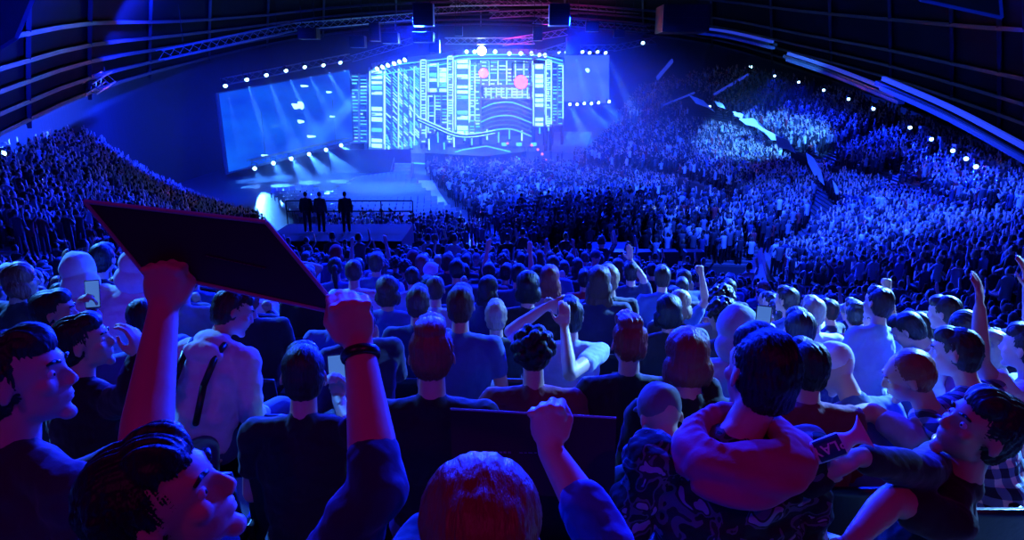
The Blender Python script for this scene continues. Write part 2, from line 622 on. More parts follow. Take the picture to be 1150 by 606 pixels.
def led_tower(px0, px1, py0, py1, d0, d1, cols, rows_n, label, seed, bright=1.0, slant=0.0, fillmat=E_blue, barh=.13, diag=False):
    """a tower of stacked light bars between pixel columns px0..px1, standing on the deck"""
    rr = random.Random(seed)
    tl, tr = W(px0, py0, d0), W(px1, py0 + slant, d1)
    bl, br = W(px0, py1, d0), W(px1, py1 + slant * .3, d1)
    base = V(((bl.x + br.x) / 2, (bl.y + br.y) / 2, 0))
    t = empty('led_tower', base)
    def P(u, v, off=0.0):
        a = tl.lerp(tr, u); b = bl.lerp(br, u)
        p = a.lerp(b, v) - base
        n = (tr - tl).cross(V((0, 0, 1))).normalized()
        if n.y > 0: n = -n
        return p + n * off
    bm = bmesh.new()
    vv = [P(0, 0, 0), P(1, 0, 0), P(1, 1, 0), P(0, 1, 0)]
    a = [bm.verts.new(p) for p in vv]; b = [bm.verts.new(p + V((0, .8, 0))) for p in vv]
    bm.faces.new(a); bm.faces.new(b[::-1])
    for i in range(4):
        bm.faces.new((a[i], b[i], b[(i + 1) % 4], a[(i + 1) % 4]))
    bm_obj('backing_wall', bm, fillmat, t)
    bm = bmesh.new()
    for u in np.linspace(0, 1, cols + 1):
        tube(bm, P(u, -.02, .25), P(u, 1.0, .25), 0.13, seg=6)
    for v in np.linspace(0, 1, 5):
        tube(bm, P(0, v, .25), P(1, v, .25), 0.09, seg=6)
    bm_obj('truss_frame', bm, M_truss, t)
    bm = bmesh.new(); bm2 = bmesh.new(); bm3 = bmesh.new()
    for c in range(cols):
        for r_ in range(rows_n):
            u0 = (c + 0.16) / cols; u1 = (c + 0.84) / cols
            v = (r_ + 0.5) / rows_n
            if rr.random() < 0.08: continue
            if rr.random() < 0.3 and barh < .3: u1 = u0 + (u1 - u0) * rr.uniform(.35, .9)
            p, q = P(u0, v, .35), P(u1, v, .35)
            k = rr.random()
            if diag: q = P(u1, min(1, v + .045), .35)
            tgt = bm if k < .38 * bright else (bm2 if k < .85 else bm3)
            c_ = (p + q) / 2; d_ = (q - p)
            rot_ = Euler((0, -math.atan2(d_.z, d_.x), 0)).to_matrix()
            box(tgt, c_, (d_.length, .1, barh * rr.uniform(.7, 1.2)), rot=rot_)
    for c in range(cols + 1):
        if rr.random() < .6 * bright:
            tube(bm, P(c / cols, 0.02, .42), P(c / cols, rr.uniform(.8, 1), .42), 0.06, seg=5)
    for b_, nm, m_ in ((bm, 'bright_light_bars', E_ice), (bm2, 'cyan_light_bars', E_cyan), (bm3, 'blue_light_bars', E_blue)):
        if len(b_.verts): bm_obj(nm, b_, m_, t)
        else: b_.free()
    # legs to the floor
    bm = bmesh.new()
    for u in (0.03, 0.97):
        p = P(u, 1, -.4); tube(bm, p, (p.x, p.y, 0), 0.2, seg=6)
    bm_obj('tower_foot', bm, M_metal, t)
    tag(t, label, 'light tower', 'light towers of the stage')
    return t


led_tower(393, 412, 84, 160, 83, 84, 2, 20, 'narrow dim blue light tower beside the tilted video screen', 1, 0.2, fillmat=E_dim)
led_tower(414, 430, 78, 178, 83, 84, 1, 17, 'tall light tower with broad white bars at the outer left end of the stage set', 2, 1.9, barh=.42)
led_tower(431, 446, 75, 176, 84, 85, 2, 30, 'light tower of slanting lines, second along the stage set', 3, 0.6, fillmat=E_dim, diag=True)
led_tower(447, 472, 73, 172, 86, 86, 4, 34, 'wide light tower with fine slanting lines, third along the stage set', 13, 0.8, diag=True)
led_tower(473, 479, 66, 160, 84, 84, 1, 30, 'slim bright column rising behind the start of the curved walkway', 14, 2.2)
led_tower(480, 502, 70, 104, 87, 88, 2, 6, 'light tower with broad white blocks above the curved walkway', 4, 2.0, barh=.5)
led_tower(480, 502, 106, 150, 87, 88, 3, 12, 'darker lattice of light lines just above the curved walkway', 15, .5, fillmat=E_dim)
led_tower(503, 509, 62, 160, 85, 85, 1, 34, 'bright slim column at the near side of the portal', 5, 2.2)
led_tower(510, 526, 66, 152, 85, 86, 1, 15, 'light tower with white blocks inside the portal column', 16, 2.0, barh=.5)
led_tower(527, 540, 72, 150, 86, 86, 2, 24, 'light tower forming the near side of the portal recess', 6, 1.0)
led_tower(540, 598, 68, 96, 87, 87, 6, 7, 'wide light grid across the top of the portal, around red spotlights', 7, 1.6)
led_tower(540, 598, 98, 111, 88, 88, 10, 4, 'lower light grid crossing the portal under the red spotlights', 8, 1.6)
led_tower(599, 612, 72, 142, 86, 86, 1, 13, 'light tower with white blocks under the larger red spotlight', 9, 2.0, barh=.5)
led_tower(613, 619, 66, 142, 84, 84, 1, 30, 'bright slim column closing the portal, beside the pale video screen', 10, 2.2)
led_tower(620, 632, 72, 140, 86, 86, 2, 20, 'dim outer lattice between the portal and pale video screen', 17, .3, fillmat=E_dim)
# recess arches inside portal
t = empty('portal_arches', S(570, 130, 89) * 1.0); loc = t.location.copy()
for q in range(8):
    py = 111 + q * 5
    c = catmull([S(540, py + 6, 88 - q * .6), S(555, py, 88 - q * .6), S(575, py - 1, 88 - q * .6), S(597, py + 7, 88 - q * .6)], 12)
    bm = bmesh.new(); strip_along(bm, [p - loc for p in c], 0.2, 0.14)
    bm_obj('light_arch', bm, E_cyan if q % 3 == 1 else E_blue, t)
bm = bmesh.new(); quad_slab(bm, [S(540, 112, 90) - loc, S(598, 112, 90) - loc, S(598, 152, 90) - loc, S(540, 152, 90) - loc], .3)
bm_obj('backing_wall', bm, E_dim, t)
tag(t, 'blue recess with curved light arches in the middle of the portal', 'stage set')

# header arcs over the towers
t = empty('stage_header', S(540, 68, 84)); loc = t.location.copy()
for q, (dy, m) in enumerate(((0, E_cyan), (4, E_blue), (8, E_cyan))):
    c = catmull([S(418, 78 + dy, 83), S(450, 72 + dy, 84), S(500, 66 + dy * .7, 85), (S(524, 62 + dy * .5, 84)), S(600, 62 + dy * .5, 84), S(632, 68 + dy * .5, 83)], 24)
    bm = bmesh.new(); strip_along(bm, [p - loc for p in c], .12, .12)
    bm_obj('light_line', bm, m, t)
bm = bmesh.new(); c = catmull([S(418, 74, 84), S(450, 68, 85), S(500, 62, 86), S(524, 58, 85), S(600, 58, 85), S(634, 62, 84)], 24)
strip_along(bm, [p - loc for p in c], .6, .6); bm_obj('truss_beam', bm, M_truss, t)
tag(t, 'curved header of thin light lines over the stage towers', 'stage set')

for i, (a, b_) in enumerate(((482, 168), (492, 160), (499, 172), (510, 165), (522, 158), (530, 163), (547, 157), (560, 160), (572, 156), (586, 158), (452, 172), (462, 166), (437, 176), (606, 150), (616, 147))):  # upright glows added in place of the deck's vertical reflections
    p = W(a, b_, 80 + (176 - b_) * .25)
    t = empty('reflection_stick', p)
    bm = bmesh.new(); tube(bm, (0, 0, 0), (0, 0, 1.3), .09, seg=8); s1 = bm_obj('glowing_tube', bm, E_cyan if i % 3 else E_ice, t)
    bm = bmesh.new(); box(bm, (0, 0, -.1), (.5, .5, .2), bevel=.04); bm_obj('foot', bm, M_black, t)
    tag(t, '%s added glowing tube standing for a deck reflection, counted from the dark platform outward' % ORD[i], 'stage lamp', 'added reflection streaks on the stage')
# reflections need shapes: small desks and crew on the stage
t0_ = empty('player_desk', S(583, 150, 82)); 
t0_.location.z = 1.3
bm = bmesh.new()
for i in range(3):
    box(bm, (i * 1.8 - 1.8, 0, 0.74), (1.6, .8, .06), bevel=.01)
bm_obj('table_top', bm, M_black, t0_)
bm = bmesh.new()
for i in range(3):
    for sx in (-.7, .7):
        box(bm, (i * 1.8 - 1.8 + sx, 0, 0.36), (.06, .6, .72))
bm_obj('support', bm, M_metal, t0_)
bm = bmesh.new()
for i in range(3):
    box(bm, (i * 1.8 - 1.8, .1, 1.05), (.7, .05, .4)); box(bm, (i * 1.8 - 1.8, .1, .8), (.08, .08, .12))
bm_obj('monitor', bm, E_cyan, t0_)
tag(t0_, 'long player desk with three lit monitors on the stage', 'desk')


# ------------------------------------------------------------------ screens
def screen_mat(name, c0, c1, c2, s, sc):
    m = mat(name, (0.01, 0.01, 0.01), 0.4)
    nt = m.node_tree
    tc = nt.nodes.new('ShaderNodeTexCoord')
    mp = nt.nodes.new('ShaderNodeMapping'); mp.inputs['Scale'].default_value = (1, 1, 2.6)
    n = nt.nodes.new('ShaderNodeTexNoise'); n.inputs['Scale'].default_value = sc; n.inputs['Detail'].default_value = 3
    r = nt.nodes.new('ShaderNodeValToRGB')
    e = r.color_ramp.elements
    e[0].position = .35; e[0].color = (*c0, 1); e[1].position = .74; e[1].color = (*c2, 1)
    e.new(.62).color = (*c1, 1)
    nt.links.new(tc.outputs['Object'], mp.inputs['Vector']); nt.links.new(mp.outputs['Vector'], n.inputs['Vector'])
    nt.links.new(n.outputs['Fac'], r.inputs['Fac'])
    b = nt.nodes['Principled BSDF']
    nt.links.new(r.outputs['Color'], b.inputs['Emission Color'])
    b.inputs['Emission Strength'].default_value = s
    return m


E_scr = screen_mat('screen_picture', (0.0, 0.05, .75), (0.005, 0.15, 1.0), (0.1, 0.5, 1.0), 0.9, 0.13)
E_scr2 = screen_mat('screen_picture_pale', (0.05, 0.16, 1.0), (0.09, 0.22, 1.0), (0.2, 0.5, 1.0), 0.8, 0.2)


def screen(pts, m, label, thick=.5, marks=()):
    c = sum((V(p) for p in pts), V()) / 4
    t = empty('video_screen', c)
    q = [V(p) - c for p in pts]
    bm = bmesh.new()
    n = (q[1] - q[0]).cross(q[3] - q[0]).normalized()
    if n.dot(EYE - c) < 0: n = -n
    a = [bm.verts.new(p * 1.035 - n * .05) for p in q]; b = [bm.verts.new(p * 1.035 - n * thick) for p in q]
    bm.faces.new(a); bm.faces.new(b[::-1])
    for i in range(4): bm.faces.new((a[i], b[i], b[(i + 1) % 4], a[(i + 1) % 4]))
    hs_ = bm_obj('housing', bm, E_dim, t)
    bm = bmesh.new()
    a = [bm.verts.new(p + n * .02) for p in q]; b = [bm.verts.new(p - n * .04) for p in q]
    bm.faces.new(a); bm.faces.new(b[::-1])
    for i in range(4): bm.faces.new((a[i], b[i], b[(i + 1) % 4], a[(i + 1) % 4]))
    ds_ = bm_obj('display', bm, m, hs_)
    if marks:
        bm = bmesh.new()
        for (u, v, w_, h_) in marks:
            p = q[0].lerp(q[1], u).lerp(q[3].lerp(q[2], u), v) + n * .06
            ball(bm, p, (w_, .04, h_))
        bm_obj('bright_mark', bm, E_ice, hs_)
    tag(t, label, 'screen', 'video screens')
    return t


screen([W(246, 105, 70), W(392, 79, 80), W(396, 157, 80), (W(257, 193, 70))], E_scr,
       'large tilted video screen showing blue picture, beside the stage towers',
       marks=((.52, .35, 1.2, .32), (.57, .36, .5, .5), (.55, .57, .7, .2), (.62, .8, .9, .14), (.8, .25, .6, .12), (.82, .6, .5, .1), (.25, .9, .8, .1), (.6, .1, .8, .12)))
screen([W(634, 62, 86), W(684, 62, 88), W(684, 116, 88), (W(633, 113, 86))], E_scr2,
       'smaller pale video screen beyond the stage portal', marks=((.5, .33, .35, .3),))
# empty seating block plate, camera platform and so on come later


# ------------------------------------------------------------------ lamps
N_L = [0]


def spot_light(name, loc, target, power, size, color, blend=.3, radius=.15, parent=None):
    ld = bpy.data.lights.new(name, 'SPOT')
    ld.energy = power; ld.spot_size = R(size); ld.spot_blend = blend; ld.color = color
    ld.shadow_soft_size = radius
    o = bpy.data.objects.new(name, ld); col.objects.link(o)
    o.location = loc
    o.rotation_euler = (V(target) - V(loc)).to_track_quat('-Z', 'Y').to_euler()
    if parent: o.parent = parent
    return o


def fixture(px, py, d, target, label, group, r=.28, lens=E_white, power=0, size=14, color=(.1, .3, 1), blend=.25):
    p = W(px, py, d)
    t = empty('spotlight', p)
    ax = (V(target) - p).normalized()
    M = frame_from(ax)
    bm = bmesh.new()
    tube(bm, -ax * r * 2.2, ax * r * .1, r * .8, r * 1.1, 12)
    hs_ = bm_obj('housing', bm, M_metal, t)
    bm = bmesh.new()
    tube(bm, (M @ V((r * 1.3, 0, 0))) - ax * r, (M @ V((r * 1.3, 0, 0))) - ax * r + V((0, 0, r * 2.6)), r * .12, seg=5)
    tube(bm, (M @ V((-r * 1.3, 0, 0))) - ax * r, (M @ V((-r * 1.3, 0, 0))) - ax * r + V((0, 0, r * 2.6)), r * .12, seg=5)
    tube(bm, (M @ V((-r * 1.3, 0, 0))) - ax * r + V((0, 0, r * 2.6)), (M @ V((r * 1.3, 0, 0))) - ax * r + V((0, 0, r * 2.6)), r * .12, seg=5)
    bm_obj('yoke', bm, M_metal, t)
    bm = bmesh.new()
    ball(bm, ax * r * .15, (r, r, r * .75), rot=M)
    bm_obj('lens', bm, lens, hs_, smooth=True)
    tag(t, label, 'spotlight', group)
    if power:
        spot_light('spot_beam', p + ax * r * 1.2, target, power, size, color, blend, r * .6)
    return t


BLUE = (0.002, 0.016, 1.0)
ICE = (0.05, 0.26, 1.0)
top = [(253, 96, 69), (277, 89, 70), (299, 84, 72), (321, 79, 73), (342, 75, 75), (363, 73, 77), (382, 70, 79)]
for i, (a, b, d) in enumerate(top):
    fixture(a, b, d, W(a + 28 + 8 * i, b + 110, d - 4), '%s spotlight from the outer end of the row above the tilted screen' % ORD[i],
            'spotlights above the tilted screen', power=130000 if i else 25000, size=9, color=ICE, r=.22)
botl = [(286, 189, 69), (307, 183, 70), (327, 178, 72), (347, 173, 73), (366, 168, 75), (383, 163, 77)]
for i, (a, b, d) in enumerate(botl):
    fixture(a, b, d, G(a + 35 + 6 * i, b + 66), '%s spotlight from the outer end of the row under the tilted screen' % ORD[i],
            'spotlights under the tilted screen', power=190000 if i > 1 else 40000 + 60000 * i, size=10, color=ICE, r=.2)
for i, (a, b) in enumerate([(424, 77), (430, 75), (436, 73), (443, 71), (449, 69), (455, 67)]):
    fixture(a, b, 81, W(a - 60, b + 55, 76), '%s lamp of the slanting white row over the stage end' % ORD[i], 'slanting lamp row on the stage',
            r=.28, lens=E_white, power=400000 if i == 3 else 0, size=10, color=ICE)
fixture(541, 57, 82, W(541, 110, 50), 'blazing white spotlight at the top of the portal', 'portal top lamps', r=.55, lens=E_star, power=50000, size=60, color=(.05,.25,1))
for i, a in enumerate((524, 533, 556, 572, 585, 597, 606, 612)):
    fixture(a, 58 + (i > 2) * 2 + (i > 5) * 2, 82, W(a, 130, 60), '%s small lamp along the portal top' % ORD[i], 'portal top lamps', r=.24)
fixture(543, 82, 83, W(543, 130, 50), 'red spotlight glowing inside the portal near its bright slim tower', 'red portal spotlights', r=.6, lens=E_red, power=3500, size=80, color=(1, .12, .25))
fixture(585, 92, 83, W(585, 130, 50), 'larger red spotlight glowing on the far side of the portal', 'red portal spotlights', r=.85, lens=E_red, power=6000, size=80, color=(1, .12, .25))
for i, a in enumerate((628, 636, 645, 654, 662, 671, 680)):
    fixture(a, 59 - (i % 2), 84, W(a + 14 + 5 * i, 150, 78), '%s lamp of the row above the pale screen' % ORD[i], 'lamps above the pale screen', r=.22,
            power=160000 if i % 2 == 0 else 0, size=9, color=ICE)
for i, (a, b) in enumerate(((640, 117), (648, 117), (656, 116), (664, 116), (672, 115), (684, 114))):
    fixture(a, b, 85, W(a + 25 + 15 * i, 170, 74), '%s lamp of the row under the pale screen' % ORD[i], 'lamps under the pale screen', r=.2,
            power=160000 if i % 2 == 0 else 0, size=9, color=ICE)
fixture(797, 122, 78, W(815, 175, 66), 'lone white floodlight over the far right seating', 'far flood lamps', r=.42, lens=E_white, power=22000, size=45, color=ICE)
fixture(722, 48, 84, W(730, 120, 76), 'lone lamp under the roof beyond the pale screen', 'far flood lamps', r=.22)
fixture(843, 75, 84, W(843, 120, 76), 'lone lamp under the roof at the top of the right stand', 'far flood lamps', r=.2)
for i, (a, b, d) in enumerate(((3, 172, 36), (24, 159, 40), (47, 149, 44), (69, 137, 46), (92, 127, 50))):
    fixture(a, b, d, W(a + 10, b + 80, d - 4), '%s lamp along the dark roof edge over the left stand, from the frame edge' % ORD[i], 'left roof edge lamps',
            r=.17, power=9000, size=60, color=BLUE)
for i, (a, b, d) in enumerate(((870, 85, 70), (897, 92, 66), (925, 101, 62), (953, 111, 58), (981, 122, 54), (1022, 143, 48), (1046, 156, 45), (1070, 169, 42), (1085, 178, 40), (1096, 187, 38))):
    fixture(a, b, d, W(a + 4, b + 60, d - 4), '%s lamp along the gallery edge over the right stand, counted from the stage' % ORD[i], 'right gallery edge lamps',
            r=.13, power=14000, size=80, color=BLUE)
fixture(1106, 184, 37, W(1100, 230, 40), 'orange lamp on the gallery edge at the end of the right stand', 'right gallery edge lamps', r=.13, lens=E_orange)
for i, (a, b) in enumerate(((597, 163), (604, 168), (609, 173), (613, 180), (570, 161))):
    fixture(a, b, 78, W(a, b - 40, 70), ['orange glow lamp beside the stage steps, topmost', 'orange glow lamp beside the stage steps, second', 'orange glow lamp beside the stage steps, third',
            'orange glow lamp beside the stage steps, lowest', 'small orange lamp at the back corner of the dark platform'][i], 'orange stage floor lamps', r=.16, lens=E_orange)

# ------------------------------------------------------------------ trusses, speakers, hung boxes
def truss(a, b, label, w=.55):
    a, b = V(a), V(b)
    t = empty('lighting_truss', a)
    d = b - a; L = d.length; M = frame_from(d.normalized())
    bm = bmesh.new()
    cs = [M @ V((sx * w / 2, sy * w / 2, 0)) for sx, sy in ((-1, -1), (1, -1), (1, 1), (-1, 1))]
    for c in cs: tube(bm, c, c + d, .05, seg=6)
    bm_obj('chord_tubes', bm, M_truss, t)
    bm = bmesh.new()
    n = max(4, int(L / (w * 1.3)))
    for i in range(n):
        p, q = d * (i / n), d * ((i + 1) / n)
        for k in range(4):
            c0, c1 = cs[k], cs[(k + 1) % 4]
            tube(bm, c0 + p, c1 + q, .025, seg=4)
    bm_obj('lattice_braces', bm, M_truss, t)
    bm = bmesh.new()
    for f in (.15, .85):
        p = d * f
        tube(bm, p, p + V((0, 0, 5)), .02, seg=4)
    bm_obj('hanging_cable', bm, M_metal, t)
    tag(t, label, 'truss', 'roof trusses')


trs = [((250, 92, 71), (392, 64, 80), 'truss carrying the lamps above the tilted screen'),
       ((280, 184, 70), (392, 158, 79), 'truss carrying the lamps under the tilted screen'),
       ((395, 66, 82), (462, 46, 84), 'truss slanting up from the tilted screen towards the stage'),
       ((500, 46, 80), (600, 46, 82), 'straight truss above the blazing portal lamp'),
       ((565, 48, 78), (636, 36, 80), 'slanting truss above the red portal spotlights'),
       ((590, 66, 80), (640, 50, 82), 'short truss dropping towards the pale screen'),
       ((624, 55, 84), (690, 53, 86), 'truss carrying the lamps above the pale screen'),
       ((690, 54, 84), (735, 45, 85), 'short truss holding the lone lamp beyond the pale screen'),
       ((330, 30, 70), (470, 18, 76), 'long dim truss under the roof before the stage'),
       ((600, 22, 70), (728, 33, 78), 'long blue-lit truss under the roof beyond the portal'),
       ((180, 62, 52), (330, 30, 64), 'dim truss under the left side of the roof'),
       ((100, 100, 44), (122, 86, 46), 'short stub of truss at the left roof edge'),
       ((470, 13, 82), (560, 8, 84), 'purple-lit truss at the very top, over the biggest loudspeaker box'),
       ((550, 17, 84), (650, 12, 86), 'purple-lit truss at the very top between the two large boxes'),
       ((640, 6, 82), (740, 14, 84), 'purple-lit truss at the very top beyond the second large box'),
       ((505, 3, 80), (620, 2, 81), 'topmost purple-lit truss, half cut off by the frame')]
for a, b, l in trs:
    truss(W(*a), W(*b), l, .7)


def hung_box(name, px, py, d, w, h, label, cat, m=M_black, grp=None, rz=0):
    t = empty(name, W(px, py, d), rz)
    bm = bmesh.new(); box(bm, (0, 0, 0), (w, w * .8, h), bevel=.04)
    cb_ = bm_obj('cabinet', bm, m, t)
    bm = bmesh.new()
    n = max(2, int(h / .5))
    for i in range(n):
        box(bm, (0, -w * .41, -h / 2 + (i + .5) * h / n), (w * .9, .04, h / n * .86))
    bm_obj('grille', bm, M_black, cb_)
    bm = bmesh.new()
    for s in (-.35, .35):
        tube(bm, (s * w, 0, h / 2), (s * w, 0, h / 2 + 4), .03, seg=4)
    bm_obj('hanging_cable', bm, M_metal, t)
    tag(t, label, cat, grp)


GS = 'loudspeaker boxes hung under the roof'
for px, py, d, w, h, l in [
    (476, 17, 60, 1.8, 1.9, 'biggest black loudspeaker box hung above the stage, touching the roof'),
    (476, 42, 62, 1.9, .9, 'wide black loudspeaker box just below the biggest box'),
    (488, 52, 64, 1.0, 1.2, 'small black box hanging lowest under the biggest loudspeaker box'),
    (402, 47, 66, 1.5, 1.1, 'black loudspeaker box over the corner of the tilted screen'),
    (421, 36, 66, 1.0, 1.7, 'upright black box over the slanting white lamp row'),
    (439, 43, 66, 1.6, 1.0, 'wide black box over the slanting white lamp row'),
    (347, 38, 64, 1.8, 1.0, 'dim black box high above the tilted screen'),
    (628, 17, 62, 1.9, 1.9, 'large black loudspeaker box hung above the portal end'),
    (643, 52, 78, 1.6, 2.0, 'leaning black box hung just above the pale screen'),
    (604, 38, 70, 1.0, 1.4, 'small dark box hung above the red spotlights'),
    (766, 22, 58, 4.0, 2.2, 'broad black block hung beside the short gallery edge strip'),
    (665, 30, 70, 1.4, 1.0, 'dark box at the start of the long blue-lit truss'),
    (695, 38, 74, 1.2, .8, 'small dark box under the long blue-lit truss'),
    (515, 35, 74, .9, 1.0, 'small dark box hung above the blazing portal lamp')]:
    hung_box('loudspeaker', px, py, d, w, h, l, 'loudspeaker', grp=GS)

# ------------------------------------------------------------------ arrow banners along the right aisle
arrows = [[(770, 104), (790, 112), (806, 128), (797, 122), (780, 116)], [(800, 112), (812, 116), (816, 123), (806, 120)],
          [(826, 132), (846, 131), (860, 142), (866, 156), (850, 143), (836, 140)], [(822, 124), (836, 128), (834, 134), (824, 130)],
          [(850, 140), (870, 150), (880, 160), (866, 158)], [(868, 150), (886, 156), (896, 174), (884, 168), (872, 166)],
          [(903, 168), (914, 176), (924, 194), (928, 212), (914, 198), (906, 182)], [(934, 200), (940, 208), (945, 222), (938, 218)]]
al = ['long pale arrow banner nearest the far floodlight', 'small pale banner beside the long arrow banner', 'broad pale arrow banner, third down the aisle of the right stand',
      'small pale pennant above the broad arrow banner', 'pale pennant joining the two broad arrow banners', 'pale arrow banner, fourth large one down the aisle',
      'long pale arrow banner pointing down the right stand', 'smallest pale pennant at the lower end of the banners']
for k, (poly, l) in enumerate(zip(arrows, al)):
    d = 66 - k * 3.2
    P = [W(a, b, d) for a, b in poly]
    c = sum(P, V()) / len(P)
    P = [c + (p - c) * .84 for p in P]
    bm = bmesh.new()
    a = [bm.verts.new(p - c) for p in P]; b = [bm.verts.new(p - c + V((.05, .12, 0))) for p in P]
    bm.faces.new(a); bm.faces.new(b[::-1])
    for i in range(len(P)):
        j = (i + 1) % len(P); bm.faces.new((a[i], b[i], b[j], a[j]))
    bmesh.ops.triangulate(bm, faces=bm.faces[:])
    tag(bm_obj('arrow_banner', bm, M_white, loc=c), l, 'banner', 'pale arrow banners down the right aisle')
# white balcony edge above central block
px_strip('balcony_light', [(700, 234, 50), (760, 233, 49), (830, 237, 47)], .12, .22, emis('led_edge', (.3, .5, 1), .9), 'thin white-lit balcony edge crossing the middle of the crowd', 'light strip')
px_strip('aisle_strip', [(745, 118, 78), (780, 104, 80)], .12, .2, E_strip, 'short row of steps lights climbing the far stand', 'light strip')
px_strip('aisle_strip', [(802, 106, 76), (840, 84, 80)], .12, .3, E_strip, 'pale handrail climbing to the top of the right stand', 'light strip')  # handrail's brightness is given as emission, it is no lamp
px_strip('stage_catwalk_light', [(738, 88, 84), (755, 68, 86)], .2, .5, E_strip, 'slanting ladder of lights beyond the pale screen', 'light strip')
# vertical pillars at far right gallery
for k, (a, b, d) in enumerate(((1036, 143, 50), (1058, 155, 47), (1075, 164, 44), (1092, 174, 42), (1106, 183, 40), (1122, 192, 38), (1138, 202, 36))):
    t = W(a, b, d); bm = bmesh.new()
    tube(bm, (0, 0, 0), V((0, 0, -3.4)), .07, seg=6); box(bm, (0, 0, 0), (.4, .4, .2), bevel=.03)
    tag(bm_obj('gallery_post', bm, M_truss, loc=t), '%s slim post standing under the gallery, from the stage side' % ORD[k], 'post', 'gallery posts')
# ------------------------------------------------------------------ far crowd: one object, far past counting
def low_person(arms, seated):
    bm = bmesh.new()
    tags = {}
    def mark(start, k):
        bm.faces.ensure_lookup_table()
        for f in bm.faces[start:]: tags[f.index] = k
    def ring_loft(rings, k):
        s = len(bm.faces)
        prev = None
        for (z, rx, ry, cy) in rings:
            r = [bm.verts.new((rx * math.cos(a), cy + ry * math.sin(a), z)) for a in [i * math.pi / 3 for i in range(6)]]
            if prev:
                for i in range(6): bm.faces.new((prev[i], prev[(i + 1) % 6], r[(i + 1) % 6], r[i]))
            prev = r
        bm.faces.new(prev)
        bm.faces.index_update(); mark(s, k)
    h = 0.5 if seated else 0.9
    ring_loft([(h - .1, .17, .13, 0), (h + .25, .16, .12, 0), (h + .45, .21, .11, 0), (h + .52, .12, .08, 0)], 0)
    ring_loft([(h + .52, .05, .05, 0), (h + .56, .06, .06, .03), (h + .64, .075, .085, .03), (h + .70, .078, .09, .01), (h + .76, .05, .06, 0)], 1)
    # hair over the back
    ring_loft([(h + .62, .083, .07, -.035), (h + .70, .088, .09, -.02), (h + .78, .05, .06, -.01)], 2)
    def limb(p, q, r0, r1, k):
        s = len(bm.faces)
        p, q = V(p), V(q)
        M = frame_from(q - p)
        a = [bm.verts.new(p + M @ V((r0 * x, r0 * y, 0))) for x, y in ((1, 0), (0, 1), (-1, 0), (0, -1))]
        b = [bm.verts.new(q + M @ V((r1 * x, r1 * y, 0))) for x, y in ((1, 0), (0, 1), (-1, 0), (0, -1))]
        for i in range(4): bm.faces.new((a[i], a[(i + 1) % 4], b[(i + 1) % 4], b[i]))
        bm.faces.new(b)
        bm.faces.index_update(); mark(s, k)
    for s_ in (-1, 1):
        sh = (s_ * .2, 0, h + .45)
        up = arms == 'up' or (arms == 'one' and s_ == 1)
        if up:
            e = (s_ * .28, .1, h + .6); w = (s_ * .22, .12, h + .88)
        elif arms == 'clap':
            e = (s_ * .24, .12, h + .25); w = (s_ * .05, .3, h + .45)
        else:
            e = (s_ * .25, .02, h + .18); w = (s_ * .18, .22, h + .05)
        limb(sh, e, .05, .045, 0); limb(e, w, .04, .03, 1)
        if seated:
            limb((s_ * .09, 0, h), (s_ * .1, .42, h), .08, .06, 3); limb((s_ * .1, .42, h), (s_ * .1, .42, 0), .05, .04, 3)
        else:
            limb((s_ * .09, 0, h), (s_ * .1, .02, 0), .09, .05, 3)
    bm.verts.index_update()
    v = np.array([p.co[:] for p in bm.verts])
    f = [[q.index for q in fa.verts] for fa in bm.faces]
    t = [tags[fa.index] for fa in bm.faces]
    bm.free()
    # only quads and ngons: fan into triangles
    F, T = [], []
    for a, k in zip(f, t):
        for i in range(1, len(a) - 1):
            F.append((a[0], a[i], a[i + 1])); T.append(k)
    return v, np.array(F), np.array(T)


LOW = [low_person(a, s) for a, s in (('down', False), ('up', False), ('clap', False), ('one', False), ('down', True), ('clap', True), ('up', True))]
CLOTH = np.array([(.02, .02, .03), (.03, .03, .05), (.05, .06, .1), (.02, .04, .15), (.1, .1, .12), (.25, .25, .3), (.8, .8, .85), (.5, .55, .7), (.3, .03, .04), (.12, .2, .5)])
CP = np.array([.2, .15, .12, .1, .1, .08, .09, .08, .04, .04])
HAIRC = np.array([(.02, .017, .02), (.05, .03, .02), (.12, .07, .04), (.3, .2, .1)])


def pt_in(poly, x, y):
    c = False
    n = len(poly)
    for i in range(n):
        x1, y1 = poly[i]; x2, y2 = poly[(i + 1) % n]
        if (y1 > y) != (y2 > y) and x < (x2 - x1) * (y - y1) / (y2 - y1) + x1: c = not c
    return c


crowd = []   # x, y, z, yaw, kind


FOCUS = V((-5, 86, 0))


def yaw_to(x, y):
    return math.atan2(-(FOCUS.x - x), FOCUS.y - y)


def add_person(x, y, z, seated_p, up_p=.25):
    k = rng.random()
    if rng.random() < seated_p:
        kind = 6 if k < .1 else (5 if k < .4 else 4)
    else:
        kind = 1 if k < up_p else (3 if k < up_p + .12 else (2 if k < up_p + .35 else 0))
    crowd.append((x, y, z, yaw_to(x, y) + rng.normal(0, .25), kind, rng.uniform(.92, 1.08)))


